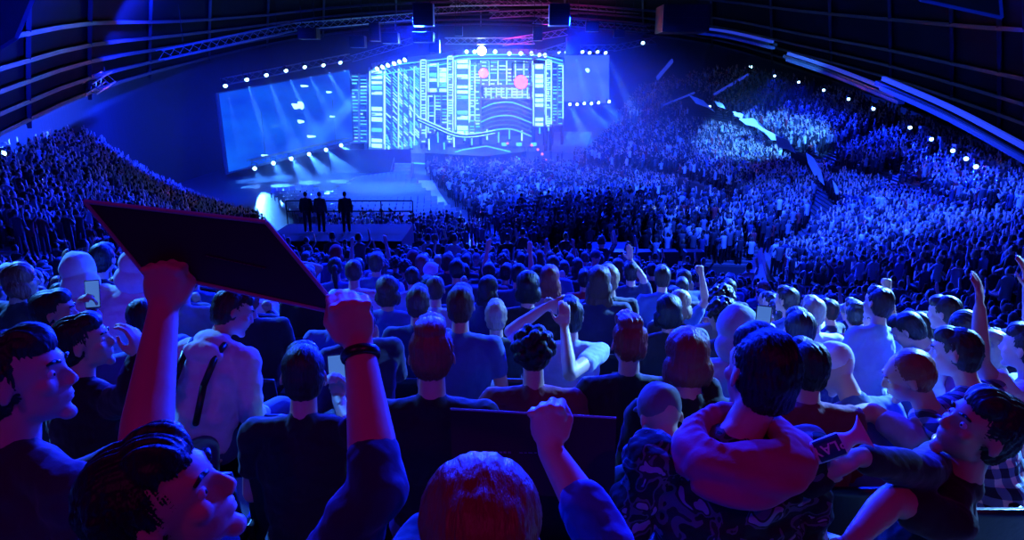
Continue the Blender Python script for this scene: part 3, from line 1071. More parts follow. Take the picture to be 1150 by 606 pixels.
floor_polys = [
    # big standing block in front of the stage
    [(478, 196), (520, 186), (600, 192), (640, 196), (700, 198), (760, 212), (760, 228), (700, 232), (600, 262), (545, 268), (520, 240)],
    [(640, 180), (690, 166), (760, 170), (850, 192), (868, 214), (830, 226), (765, 222), (650, 192)],
    [(360, 262), (420, 258), (500, 262), (540, 272), (560, 290), (420, 292), (370, 280)],
]
for ip, poly in enumerate(floor_polys):
    wp = [tuple(G(a, b)[:2]) for a, b in poly]
    x0, x1 = min(p[0] for p in wp), max(p[0] for p in wp); y0, y1 = min(p[1] for p in wp), max(p[1] for p in wp)
    y = y0
    r_ = 0
    while y < y1:
        x = x0 + (r_ % 2) * .3
        while x < x1:
            if pt_in(wp, x, y) and rng.random() < .86:
                add_person(x + rng.normal(0, .1), y + rng.normal(0, .1), 0, .35 if ip == 0 else .2, .2)
            x += .62
        y += .82; r_ += 1


def fill(rows, spacing, prob, seated_p, gaps=(), up=.25):
    for r_, row in enumerate(rows):
        acc = 0.0
        for a, b in zip(row[:-1], row[1:]):
            a, b = V(a), V(b); L = (b - a).length
            s = acc
            while s < L:
                p = a.lerp(b, s / L)
                px, py, d = project(p)
                if -60 < px < 1210 and rng.random() < prob and not any(pt_in(g, px, py - 400 / d) for g in gaps):
                    add_person(p.x + rng.normal(0, .08), p.y + rng.normal(0, .08), p.z, seated_p, up)
                s += spacing
            acc = s - L


gapsR = [[(745, 108), (775, 100), (800, 118), (870, 160), (905, 182), (945, 232), (925, 262), (905, 250), (915, 215), (880, 185), (830, 150), (770, 128)],
         [(850, 128), (925, 98), (930, 105), (858, 137)], [(900, 176), (1012, 136), (1016, 145), (912, 187)],
         [(988, 184), (1010, 186), (1045, 212), (1040, 222), (996, 198)], [(885, 258), (915, 244), (905, 276), (850, 296), (846, 286)], [(925, 200), (1012, 188), (1012, 197), (932, 210)],
         [(935, 236), (1150, 262), (1150, 267), (935, 242)]]
for a, b_ in [(rng.uniform(604, 690), rng.uniform(158, 188)) for _ in range(40)]:
    p = G(a, b_); add_person(p.x, p.y, 0, 0, .1)
fill(spotsR1, .62, .93, .3, gapsR)
fill(spotsR2, .66, .9, .3, gapsR)
fill(spotsL, .64, .93, .2, (), .35)
fill(spotsB, .6, .94, .35)


def build_crowd(name, ppl, label):
    VV, FF, CC = [], [], []
    base = 0
    P = np.array([p[:4] + p[5:] for p in ppl]); K = np.array([p[4] for p in ppl])
    for k, (v, f, t) in enumerate(LOW):
        P_ = P[K == k]
        n = len(P_)
        if not n: continue
        c, s = np.cos(P_[:, 3]), np.sin(P_[:, 3])
        sc = P_[:, 4]
        X = (v[None, :, 0] * c[:, None] - v[None, :, 1] * s[:, None]) * sc[:, None] + P_[:, 0:1]
        Y = (v[None, :, 0] * s[:, None] + v[None, :, 1] * c[:, None]) * sc[:, None] + P_[:, 1:2]
        Z = v[None, :, 2] * sc[:, None] + P_[:, 2:3]
        VV.append(np.stack([X, Y, Z], -1).reshape(-1, 3))
        FF.append((f[None] + (np.arange(n) * len(v))[:, None, None]).reshape(-1, 3) + base)
        base += n * len(v)
        pal = np.zeros((n, 4, 3))
        pal[:, 0] = CLOTH[rng.choice(len(CLOTH), n, p=CP)]
        pal[:, 1] = (.68, .45, .35)
        pal[:, 2] = HAIRC[rng.choice(4, n, p=[.4, .3, .2, .1])]
        pal[:, 3] = (.02, .02, .04)
        CC.append(pal[:, t].reshape(-1, 3))
    VV = np.concatenate(VV); FF = np.concatenate(FF); CC = np.concatenate(CC)
    me = bpy.data.meshes.new(name)
    me.vertices.add(len(VV)); me.vertices.foreach_set('co', VV.astype(np.float32).ravel())
    me.loops.add(len(FF) * 3); me.loops.foreach_set('vertex_index', FF.astype(np.int32).ravel())
    me.polygons.add(len(FF)); me.polygons.foreach_set('loop_start', np.arange(0, len(FF) * 3, 3, dtype=np.int32))
    me.polygons.foreach_set('loop_total', np.full(len(FF), 3, dtype=np.int32))
    me.update(calc_edges=True)
    at = me.attributes.new('cloth', 'FLOAT_COLOR', 'FACE')
    at.data.foreach_set('color', np.concatenate([CC, np.ones((len(CC), 1))], 1).astype(np.float32).ravel())
    o = link(name, me, M_crowd)
    return tag(o, label, 'crowd', kind='stuff')


# ------------------------------------------------------------------ empty seat rows on the floor, left of the aisle
E_poly = [(392, 206), (448, 198), (470, 206), (505, 236), (515, 250), (455, 262), (400, 246), (366, 228)]
bmr = bmesh.new()
wp = [G(a, b) for a, b in E_poly]


def chair_row(a, b, label):
    a, b = V(a), V(b)
    t = empty('seat_row', (a.x, a.y, 0))
    L = (b - a).length; d = (b - a).normalized(); n = max(2, int(L / .55))
    out = V((-d.y, d.x, 0))
    if out.y < 0: out = -out
    rz = math.atan2(d.y, d.x)
    Rm = Matrix.Rotation(rz, 3, 'Z')
    b1, b2, b3 = bmesh.new(), bmesh.new(), bmesh.new()
    for i in range(n):
        p = d * (i + .5) * .55
        box(b1, p + V((0, 0, .45)), (.46, .42, .06), rot=Rm)
        box(b2, p - out * .22 + V((0, 0, .68)), (.46, .05, .42), rot=Rm)
        for sx in (-.2, .2):
            box(b3, p + d * sx + V((0, 0, .21)), (.03, .36, .42), rot=Rm)
    bm_obj('seats', b1, M_pale, t); bm_obj('backrests', b2, M_pale, t); bm_obj('legs', b3, M_metal, t)
    tag(t, label, 'seat row', 'empty seat rows on the floor')


for k in range(17):
    u = k / 16
    # fan of rows sweeping round towards the stage
    a = G(455 - 0 + 12 * u, 200 + 3 * u).lerp(G(515, 250), u)
    b = G(398, 208).lerp(G(362, 232), min(1, u * 1.6)) if u < .62 else G(362, 232).lerp(G(452, 262), (u - .62) / .38)
    chair_row(b, a, 'empty pale seat row on the hall floor, %s counting away from the stage' % ORD[k])
for k in range(9):
    a = G(304 + 4 * k, 222 + k * 3.4); b = G(356 + 7 * k, 217 + k * 3.9)
    chair_row(a, b, 'empty seat row under the tilted screen, %s counting from the screen' % ORD[k])
# spotlight on the aisle painted as white sheet, steps and riser left of it
bm = bmesh.new()
pts = [G(470, 203), (G(486, 203)), G(492, 214), G(512, 244), G(503, 248), G(482, 216), G(470, 208)]
a = [bm.verts.new((p.x, p.y, .02)) for p in pts]; b = [bm.verts.new((p.x, p.y, .06)) for p in pts]
bm.faces.new(b); bm.faces.new(a[::-1])
for i in range(len(pts)):
    j = (i + 1) % len(pts); bm.faces.new((a[i], a[j], b[j], b[i]))
tag(bm_obj('aisle_light_pool', bm, M_white), 'spotlight pool painted as white sheet between the empty seats and the crowd', 'light patch')
t = empty('stage_steps', G(450, 205)); loc = t.location.copy()
bm = bmesh.new()
for k in range(6): box(bm, (0, .5 * k, .2 * (k + 1) - .1), (1.8, .5, .2 * (k + 1) - .02 * k))
bm_obj('treads', bm, M_pale, t)
bm = bmesh.new()
for s in (-1, 1):
    tube(bm, (s, 0, 1.0), (s, 2.6, 2.2), .04, seg=5)
    for k in (0, 1, 2): tube(bm, (s, 1.3 * k, 0), (s, 1.3 * k, 1 + .6 * k), .03, seg=5)
bm_obj('handrail', bm, M_truss, t)
tag(t, 'small flight of pale steps at the dark stage front', 'steps')
bm = bmesh.new(); box(bm, (0, 0, 1.3), (9, .2, 2.6)); 
o = bm_obj('stage_front_wall', bm, M_drape, loc=G(455, 196) + V((-4.0, 1.5, 0)))
tag(o, 'dark cloth-covered wall along the stage front below the outer towers', 'stage front')

# camera platform with three operators in silhouette (people built later)
PLT = W(375, 268, 26)
t = empty('camera_platform', (PLT.x, PLT.y, 0))
bm = bmesh.new(); box(bm, (0, 1.2, PLT.z / 2), (5.4, 3.2, PLT.z), bevel=.03); bm_obj('deck', bm, M_roof, t)
bm = bmesh.new()
for z in (.55, 1.0): tube(bm, (-2.7, 2.8, PLT.z + z), (2.7, 2.8, PLT.z + z), .03, seg=6)
for x in (-2.7, -1.35, 0, 1.35, 2.7): tube(bm, (x, 2.8, PLT.z), (x, 2.8, PLT.z + 1), .03, seg=6)
bm_obj('guard_rail', bm, M_metal, t)
tag(t, 'dark camera platform beyond the raised board, with a thin guard rail', 'platform')
# control desk shelter right of the centre
DP = W(676, 290, 30)
t = empty('control_booth', (DP.x, DP.y, 0))
bm = bmesh.new(); box(bm, (0, 0, DP.z / 2), (2.6, 2, DP.z), bevel=.03); bm_obj('base', bm, M_drape, t)
bm = bmesh.new()
vs_ = [(-1.3, -.9, DP.z + .02), (.7, -.9, DP.z + .02), (1.2, .95, DP.z + .45), (-.3, .95, DP.z + .45)]
a = [bm.verts.new(p) for p in vs_]; b = [bm.verts.new(V(p) + V((0, 0, .08))) for p in vs_]
bm.faces.new(a[::-1]); bm.faces.new(b)
for i in range(4): bm.faces.new((a[i], a[(i + 1) % 4], b[(i + 1) % 4], b[i]))
bm_obj('sloping_cover', bm, cloths['pale blue'], t)
tag(t, 'control booth with a sloping pale cover beyond the railing', 'booth')
bm = bmesh.new()
DP2 = W(735, 300, 27)
box(bm, (0, 0, DP2.z / 2), (4.2, 2, DP2.z), bevel=.05)
for k in range(4): box(bm, (-1.6 + k * 1.05, 0, DP2.z + .35), (.75, .6, .7), bevel=.04)
tag(bm_obj('equipment_riser', bm, M_black, loc=(DP2.x, DP2.y, 0)), 'black riser loaded with equipment cases beside the booth', 'riser')
# ------------------------------------------------------------------ figures
def head_prims(bm, c, Rm, nose=1.0):
    def L(p): return c + Rm @ V(p)
    def E(p, r, rot=None): ball(bm, L(p), r, rot=(Rm @ rot) if rot is not None else Rm, sub=3)
    E((0, -.014, .036), (.074, .092, .088))
    E((0, .022, .030), (.062, .070, .062))
    E((0, .028, -.030), (.055, .060, .074))
    E((0, .006, -.060), (.052, .054, .038), Euler((R(12), 0, 0)).to_matrix())
    E((0, .068, -.095), (.022, .020, .018))
    E((0, .076, .036), (.046, .014, .010))
    for s in (-1, 1):
        E((s * .038, .056, -.016), (.022, .022, .020))
        E((s * .077, -.010, -.002), (.007, .018, .030), Euler((R(-12), R(-8 * s), R(s * 22))).to_matrix())
        E((s * .011, .098, -.024), (.007, .009, .007))
    cap(bm, L((0, .085, .020)), .0075, L((0, .102, -.014)), .0095)
    E((0, .102, -.019), (.011, .010, .009))
    E((0, .085, -.050), (.020, .008, .0055)); E((0, .082, -.060), (.017, .009, .006))


def face_dents(co, c, Rm):
    for s in (-1, 1):
        p = c + Rm @ V((s * .031, .088, .012)); d = Rm @ V((0, -1, 0))
        q = np.linalg.norm(co - np.array(p), axis=1)
        co = co + np.array(d)[None] * (0.009 * np.exp(-(q / .015) ** 2))[:, None]
    p = c + Rm @ V((0, .10, -.056)); d = Rm @ V((0, -1, 0))
    rel = (co - np.array(p)) @ np.array(Rm)
    co = co + np.array(d)[None] * (0.006 * np.exp(-(rel[:, 0] / .02) ** 2 - (rel[:, 1] / .02) ** 2 - (rel[:, 2] / .003) ** 2))[:, None]
    return co


def hair_prims(bm, c, Rm, style):
    def L(p): return c + Rm @ V(p)
    def E(p, r): ball(bm, L(p), r, rot=Rm, sub=3)
    if style in ('cap',):
        E((0, -.012, .050), (.084, .100, .086)); E((0, .11, .062), (.062, .07, .012)); return
    if style == 'hood':
        E((0, -.03, .03), (.105, .115, .118)); E((0, -.06, -.07), (.12, .10, .10)); return
    E((0, -.024, .044), (.080, .090, .087))
    E((0, -.038, .010), (.078, .076, .074))
    if style == 'short':
        E((0, -.050, -.030), (.068, .052, .055)); E((0, .03, .085), (.062, .055, .050))
    elif style == 'quiff':
        E((0, .035, .11), (.055, .055, .045)); E((0, -.02, .12), (.06, .07, .035)); E((0, -.050, -.020), (.066, .05, .05))
    elif style == 'crew':
        E((0, -.046, -.020), (.068, .052, .050))
    elif style == 'long':
        E((0, -.045, -.05), (.092, .07, .10)); E((0, -.055, -.16), (.105, .055, .12)); E((0, .0, .04), (.088, .085, .095))
        for s in (-1, 1): E((s * .07, -.0, -.10), (.03, .045, .11))
    elif style == 'bob':
        E((0, -.035, -.03), (.096, .075, .085)); E((0, .0, .05), (.09, .088, .092))
        for s in (-1, 1): E((s * .072, .0, -.05), (.026, .05, .065))
    elif style == 'ponytail':
        E((0, -.12, .03), (.035, .04, .04)); E((0, -.15, -.06), (.03, .03, .09)); E((0, -.14, -.15), (.022, .022, .07))
    elif style == 'bun':
        E((0, -.06, .135), (.042, .042, .038))
    elif style == 'curly':
        for k in range(26):
            a = k * 2.4; z = 1 - (k + .5) / 26 * 1.5
            r = math.sqrt(max(0, 1 - z * z))
            p = V((r * math.cos(a) * .08, r * math.sin(a) * .085 - .03, z * .085 + .045))
            if p.y > .05 and p.z < .08: continue
            ball(bm, L(p), .03, sub=2)


def hand_prims(bm, w, d, n, curl, side, sc=1.0):
    """w wrist, d towards the fingers, n out of the palm, side -1 left hand, +1 right hand"""
    d = V(d).normalized(); n = V(n); n = (n - d * n.dot(d)).normalized()
    x = d.cross(n).normalized() * side      # towards the thumb
    M = Matrix((x, n, d)).transposed()
    def L(a, b, c_): return w + (x * a + n * b + d * c_) * sc
    ball(bm, L(0, 0, .050), (.037 * sc, .014 * sc, .048 * sc), rot=M, sub=3)
    ball(bm, L(.008, .003, .072), (.036 * sc, .0125 * sc, .024 * sc), rot=M, sub=3)
    ball(bm, L(0, 0, .012), (.027 * sc, .019 * sc, .035 * sc), rot=M, sub=3)
    ball(bm, L(.022, .008, .035), (.016 * sc, .014 * sc, .028 * sc), rot=M, sub=2)
    spec = [(.031, .043, .026, .021, .0090), (.0105, .047, .029, .023, .0093), (-.0105, .044, .027, .022, .0088), (-.031, .035, .021, .019, .0078)]
    for i, (off, l1, l2, l3, r) in enumerate(spec):
        ang = curl * (1.35 + .05 * i) + .08
        p = L(off, 0, .088 - abs(off - .01) * .22)
        sp = off * (1 - curl) * 3.5
        dirv = (d * math.cos(ang) + n * math.sin(ang) + x * sp * .6).normalized()
        if curl > .5: ball(bm, p - n * .005 * sc + d * .002, (r * 1.12) * sc, sub=2)
        for j, l in enumerate((l1, l2, l3)):
            q = p + dirv * l * sc
            cap(bm, p, r * sc * (1 - .06 * j), q, r * sc * (.94 - .06 * j))
            p = q
            ang += curl * (1.55 if j == 0 else 1.0) + .07
            dirv = (d * math.cos(ang) + n * math.sin(ang)).normalized()
    # thumb leaves the side of the palm near its base
    p = L(.030, .004, .028)
    if curl > .7:
        tgt = [L(.043, .020, .058), L(.034, .036, .078), L(.010, .044, .080)]
    elif curl > .3:
        tgt = [L(.050, .020, .052), L(.052, .036, .078), L(.042, .048, .098)]
    else:
        tgt = [L(.056, .008, .050), L(.072, .012, .080), L(.080, .016, .104)]
    for j, q in enumerate(tgt):
        cap(bm, p, (.0125 - .0015 * j) * sc, q, (.011 - .0015 * j) * sc); p = q


ARMS = {  # elbow offset, wrist offset from elbow (x outward), palm normal, curl
    'lap': ((.05, .05, -.27), (-.11, .22, -.02), (0, 0, -1), .25),
    'down': ((.06, -.02, -.28), (.0, .06, -.25), (-1, 0, 0), .3),
    'raise': ((.14, .10, .20), (-.03, .04, .26), (0, 1, 0), .1),
    'fist': ((.16, .06, .19), (-.04, .05, .26), (0, 1, 0), 1.0),
    'clap': ((.06, .16, -.22), (-.19, .14, .14), (-1, 0, .2), .1),
    'head': ((.20, .10, .22), (-.24, -.09, .10), (-1, 0, 0), .3),
    'phone': ((.06, .14, -.22), (-.07, .20, .17), (0, -1, 0), .55),
    'chin': ((.03, .20, -.20), (-.12, .06, .22), (0, -.3, .4), .8),
}


def pose(lean=0, yaw=0, pitch=0, roll=0, l='lap', r='lap', standing=False, side=0, hunch=0, hx=0):
    Tm = Euler((R(-lean), R(side), 0)).to_matrix()
    hip = V((0, 0, .94 if standing else .50))
    neck = hip + Tm @ V((0, 0, .50))
    Hm = Tm @ Euler((R(-pitch + lean * .6), R(roll), R(yaw)), 'XYZ').to_matrix()
    head = neck + Tm @ V((hx, .020 + hunch, .075)) + Hm @ V((0, .018, .085))
    P = dict(hip=hip, neck=neck, T=Tm, H=Hm, head=head, standing=standing)
    for s, nm, k in ((-1, 'l', l), (1, 'r', r)):
        sh = neck + Tm @ V((s * .185, 0, -.055))
        e0, w0, n0, curl = ARMS[k] if isinstance(k, str) else k
        el = sh + Tm @ V((s * e0[0], e0[1], e0[2]))
        wr = el + Tm @ V((s * w0[0], w0[1], w0[2]))
        P[nm] = dict(sh=sh, el=el, wr=wr, n=Tm @ V((s * n0[0], n0[1], n0[2])), curl=curl, d=None)
    return P


def person_meshes(P, style='short', sleeve='short', voxel=.011, seed=0, shirt_extra=None, hair_noise=.006, wrinkle=.006, nocloth=False):
    """body (one continuous surface), top, trousers, hair"""
    T, hip, neck, head, H = P['T'], P['hip'], P['neck'], P['head'], P['H']
    rr = random.Random(seed)
    legs = {}
    for s, nm in ((-1, 'l'), (1, 'r')):
        if P['standing']:
            legs[s] = [hip + V((s * .09, 0, -.02)), V((s * .10, .02, .50)), V((s * .11, -.02, .09)), V((s * .12, .13, .04))]
        else:
            legs[s] = [hip + V((s * .09, .03, -.02)), V((s * .14, .44, .50)), V((s * .13, .42, .09)), V((s * .14, .57, .04))]
        if 'knee' in P: legs[s][1] = P['knee'][s]
    def torso(bm, g, full=True):
        ball(bm, hip + T @ V((0, 0, .02)), (.158 + g, .115 + g, .13 + g), rot=T, sub=3)
        ball(bm, hip + T @ V((0, .008, .17)), (.148 + g, .108 + g, .24 + g), rot=T, sub=3)
        ball(bm, hip + T @ V((0, 0, .31)), (.160 + g, .110 + g, .19 + g), rot=T, sub=3)
        ball(bm, neck + T @ V((0, -.012, -.085)), (.150 + g * .8, .076 + g, .062 + g * .6), rot=T, sub=3)
        for k, nm in ((-1, 'l'), (1, 'r')):
            sh = P[nm]['sh']
            cap(bm, neck + T @ V((0, -.01, -.025)), .046 + g * .5, sh, .048 + g * .6)
            cap(bm, hip + T @ V((k * .115, 0, .36)), .066 + g, hip + T @ V((k * .07, .005, .12)), .082 + g)
    def arm(bm, nm, g, upto=2.0):
        a = P[nm]
        def seg(p, q, r0, r1, f):
            if f >= 1: cap(bm, p, r0, q, r1)
            elif f > 0: cap(bm, p, r0, p.lerp(q, f), r0 + (r1 - r0) * f)
        seg(a['sh'], a['el'], .050 + g, .041 + g, upto)
        if upto > 1:
            m = a['el'].lerp(a['wr'], .3)
            f = upto - 1
            if f >= .3:
                cap(bm, a['el'], .040 + g, m, .042 + g)
                seg(m, a['wr'], .042 + g, .027 + g, (f - .3) / .7)
            else:
                seg(a['el'], m, .040 + g, .042 + g, f / .3)
    bm = bmesh.new()
    head_prims(bm, head, H)
    cap(bm, head + H @ V((0, -.026, -.045)), .047, neck + T @ V((0, -.014, -.02)), .054)
    cap(bm, neck + T @ V((0, -.02, .02)), .045, neck + T @ V((0, -.012, -.05)), .064)
    torso(bm, -.006)
    for s, nm in ((-1, 'l'), (1, 'r')):
        arm(bm, nm, 0)
        a = P[nm]
        d = a['d'] if a.get('d') is not None else a['wr'] - a['el']
        hand_prims(bm, a['wr'], d, a['n'], a['curl'], -s if a.get('flip') else s)
        L = legs[s]
        cap(bm, L[0], .082, L[1], .055); cap(bm, L[1], .052, L[2], .038); cap(bm, L[2], .04, L[3], .03)
    body = remeshed('body', bm, voxel, 2 if voxel < .0065 else 3, lambda co, no: face_dents(co, head, H))
    # top
    bm = bmesh.new()
    lg = .024 if sleeve == 'long' else .014
    torso(bm, lg)
    cap(bm, neck + T @ V((0, -.015, -.02)), .068, neck + T @ V((0, -.014, .000)), .060)
    for nm in 'lr':
        up = {'short': .55, 'long': 1.93, 'none': .12, 'mid': .9}[sleeve] if isinstance(sleeve, str) else sleeve[nm]
        arm(bm, nm, .016 if up < 1 else lg * .8, up)
    if shirt_extra: shirt_extra(bm, P)
    def crease(co, no):
        out = co.copy()
        for i in range(len(co)):
            p = V(co[i])
            out[i] += no[i] * (noise.noise(V((p.x * 9, p.y * 9, p.z * 22)) + V((seed, 0, 0))) * wrinkle + noise.noise(p * 40) * wrinkle * .3)
        return out
    shirt = remeshed('top', bm, voxel, 5, crease)
    bm = bmesh.new()
    ball(bm, hip + T @ V((0, 0, .0)), (.178, .135, .12), rot=T, sub=3)
    for s in (-1, 1):
        L = legs[s]
        cap(bm, L[0], .098, L[1], .072); cap(bm, L[1], .070, L[2] + V((0, 0, .03)), .056)
    trousers = remeshed('trousers', bm, max(voxel, .012), 2)
    # hair
    hm = None
    if style != 'none':
        bm = bmesh.new()
        hair_prims(bm, head, H, style)
        Hi = H.inverted()
        cl = style in ('cap', 'hood')
        def tuft(co, no):
            out = co.copy()
            for i in range(len(co)):
                q = Hi @ (V(co[i]) - head)
                if cl:
                    out[i] += no[i] * noise.noise(q * 14) * .006
                else:
                    a = math.atan2(q.x, -q.y)
                    k = noise.noise(V((a * 4.5, q.z * 9, seed))) * hair_noise * .7 + noise.noise(V((a * 34, q.z * 13, seed + 5))) * hair_noise * .8 + noise.noise(V((q.x * 90, q.y * 90, q.z * 60 + seed))) * hair_noise * .3
                    w_ = min(1, max(0, (q.z - .06) / .05))
                    if style == 'curly': w_ = 0
                    k = k * (1 - w_) + (noise.noise(V((q.x * 95, q.y * 7, seed))) * .7 + noise.noise(V((q.x * 26, q.y * 6, seed + 2))) * .6) * hair_noise * w_
                    out[i] += no[i] * k
            return out
        hm = remeshed('hair', bm, min(voxel * .62, .0075), 3, tuft)
    return dict(body=body, top=shirt, trousers=trousers, hair=hm, style=style, sleeve=sleeve, P=P)


def set_mat(o, m):
    o.material_slots[0].link = 'OBJECT'
    o.material_slots[0].material = m


def place(meshes, loc, rz, sc, skin, top, trou, hair, label, group=None):
    for k, m in (('body', skin), ('top', top), ('trousers', trou), ('hair', hair)):
        if meshes[k] is not None and not meshes[k].materials:
            meshes[k].materials.append(skins[0])
    b = bpy.data.objects.new('person', meshes['body'])
    col.objects.link(b)
    b.location = loc; b.rotation_euler = (0, 0, rz); b.scale = (sc, sc, sc)
    set_mat(b, skin)
    names = {'top': 'top', 'trousers': 'trousers', 'hair': {'cap': 'cap', 'hood': 'hood'}.get(meshes['style'], 'hair')}
    for k, m in (('top', top), ('trousers', trou), ('hair', hair)):
        if meshes[k] is None: continue
        c = bpy.data.objects.new(names[k], meshes[k]); col.objects.link(c)
        c.parent = b
        set_mat(c, m)
    tag(b, label, 'person', group)
    return b


# ---- the variants the rows are filled with
VAR = {}
def variant(key, style, sleeve, **kw):
    VAR[key] = person_meshes(pose(**kw), style, sleeve, voxel=.0125, seed=len(VAR) * 3 + 1)
variant('lap_short', 'short', 'short', lean=4)
variant('lap_crew', 'crew', 'long', lean=9, yaw=10, r='chin')
variant('lap_long', 'long', 'long', lean=5, yaw=-8)
variant('clap_short', 'short', 'short', lean=2, l='clap', r='clap', yaw=6)
variant('phone_bob', 'bob', 'long', lean=6, pitch=-12, r='phone')
variant('head_crew', 'crew', 'short', lean=0, l='head', r='head')
variant('fist_quiff', 'quiff', 'short', lean=0, r='fist', l='lap')
variant('raise_short', 'short', 'short', l='raise', r='raise', lean=0)
variant('lean_curly', 'curly', 'long', lean=18, pitch=8)
variant('cap_lap', 'cap', 'short', lean=4, yaw=-14)
variant('pony_clap', 'ponytail', 'short', lean=3, l='clap', r='clap')
variant('hood_lap', 'hood', 'long', lean=10)
variant('stand_raise', 'short', 'short', standing=True, l='raise', r='down')
variant('stand', 'crew', 'long', standing=True, l='down', r='down')
DESC = {'lap_short': ('short', 'hands in lap'), 'lap_crew': ('cropped', 'chin on hand'), 'lap_long': ('long', 'hands in lap'),
        'clap_short': ('short', 'clapping'), 'phone_bob': ('chin-length', 'raising one hand'), 'head_crew': ('cropped', 'hands on head'),
        'fist_quiff': ('swept-up', 'one fist raised'), 'raise_short': ('short', 'both hands raised'), 'lean_curly': ('curly', 'leaning forward'),
        'cap_lap': ('cap', 'hands in lap'), 'pony_clap': ('tied-back', 'clapping'), 'hood_lap': ('hood', 'leaning forward'),
        'stand_raise': ('short', 'standing, one hand up'), 'stand': ('cropped', 'standing')}
# ------------------------------------------------------------------ the nearest people, each on its own
taken = []      # (x, y) of seats already occupied by hand-placed people


def hero(label, px, py, d, style='short', sleeve='short', rz=0, lean=4, yaw=0, pitch=0, roll=0, side=0, l='lap', r='lap', skin=0,
         top='black', trou='denim', hair='black', voxel=.007, extra=None, wrinkle=.008, hn=.006, sc=1.0, standing=False, hunch=0, group=None, keep=True, hx=0):
    P = pose(lean, yaw, pitch, roll, l if isinstance(l, str) else 'lap', r if isinstance(r, str) else 'lap', standing, side, hunch, hx)
    Z = Matrix.Rotation(R(rz), 3, 'Z')
    hw = W(px, py, d)
    base = hw - Z @ (P['head'] * sc)
    Zi = Z.inverted()
    def loc(p): return (Zi @ (V(p) - base)) / sc
    for nm, spec in (('l', l), ('r', r)):
        if isinstance(spec, str): continue
        a = P[nm]
        a['el'] = loc(W(*spec['el'])); a['wr'] = loc(W(*spec['wr']))
        a['n'] = Zi @ V(spec.get('n', (0, 0, -1))); a['curl'] = spec.get('curl', .2)
        if 'd' in spec: a['d'] = Zi @ V(spec['d'])
        a['flip'] = spec.get('flip', False)
        if 'sh' in spec: a['sh'] = loc(W(*spec['sh']))
    m = person_meshes(P, style, sleeve, voxel, seed=int(px * 7 + py) % 97, wrinkle=wrinkle, hair_noise=hn, shirt_extra=extra)
    b = place(m, base, R(rz), sc, skins[skin], cloths[top], cloths[trou], hairs.get(hair) or cloths.get(hair), label, group)
    if keep: taken.append((base.x, base.y))
    if yaw or rz:
        if abs(yaw) + abs(rz) > 40:
            eyes(b, P, hair)
    return b, P, base, Z


def eyes(b, P, hair):
    Hm, h = P['H'], P['head']
    for s in (-1, 1):
        bm = bmesh.new(); ball(bm, h + Hm @ V((s * .031, .0685, .011)), .0112, sub=3)
        e = bm_obj('eye', bm, MATS['eye_white'], b, True)
        bm = bmesh.new(); ball(bm, h + Hm @ V((s * .032, .0768, .010)), (.005, .0040, .005), rot=Hm, sub=2)
        bm_obj('iris', bm, M_black, e, True)
        bm = bmesh.new(); cap(bm, h + Hm @ V((s * .017, .090, .034)), .0042, h + Hm @ V((s * .034, .088, .040)), .0042); cap(bm, h + Hm @ V((s * .034, .088, .040)), .0042, h + Hm @ V((s * .048, .077, .036)), .003)
        bm_obj('eyebrow', bm, hairs.get(hair, hairs['black']), b, True)


mat('eye_white', (.8, .8, .8), .3, noise_mix=(9, (.75, .72, .72), 2))


def child_mesh(parent, name, bm, m, label=None, smooth=True):
    """bm given in world coordinates"""
    Mi = (Matrix.Translation(parent.location) @ Matrix.Rotation(parent.rotation_euler.z, 4, 'Z') @ Matrix.Scale(parent.scale.x, 4)).inverted()
    bmesh.ops.transform(bm, matrix=Mi, verts=bm.verts[:])
    o = bm_obj(name, bm, m, parent, smooth)
    if label: o['label'] = label
    return o


def ring(bm, c, axis, R0, r, seg=28, flat=1.0):
    M = frame_from(axis)
    vs = []
    for i in range(seg):
        a = 2 * math.pi * i / seg
        row = []
        for j in range(8):
            b = 2 * math.pi * j / 8
            q = V(((R0 + r * math.cos(b)) * math.cos(a), (R0 + r * math.cos(b)) * math.sin(a), r * flat * math.sin(b)))
            row.append(bm.verts.new(V(c) + M @ q))
        vs.append(row)
    for i in range(seg):
        for j in range(8):
            bm.faces.new((vs[i][j], vs[(i + 1) % seg][j], vs[(i + 1) % seg][(j + 1) % 8], vs[i][(j + 1) % 8]))


# 1 the fan holding the board overhead
b1, P1, base1, Z1 = hero('person in dark shirt seen from behind, holding black board up overhead with both hands', 186, 566, 1.08, 'short', {'l': 1.02, 'r': 1.18},
     rz=-12, lean=-6, yaw=-62, pitch=-22, roll=0, hair='black', hn=.012, top='navy', voxel=.0055,
     l=dict(el=(158, 530, 1.10), wr=(183, 352, 1.24), n=(0, 1, .1), d=(0.08, .1, 1), curl=.85, flip=False),
     r=dict(el=(424, 548, 1.10), wr=(404, 392, 1.22), n=(-.35, .9, .1), d=(-.15, .05, 1), curl=.85, flip=False), wrinkle=.010)
a = P1['r']
wr = base1 + Z1 @ a['wr']; el = base1 + Z1 @ a['el']; dd = (wr - el).normalized()
bm = bmesh.new(); ring(bm, wr - dd * .012, dd, .0305, .006, flat=1.7)
child_mesh(b1, 'wristband', bm, M_black, 'black wristband on the right wrist')

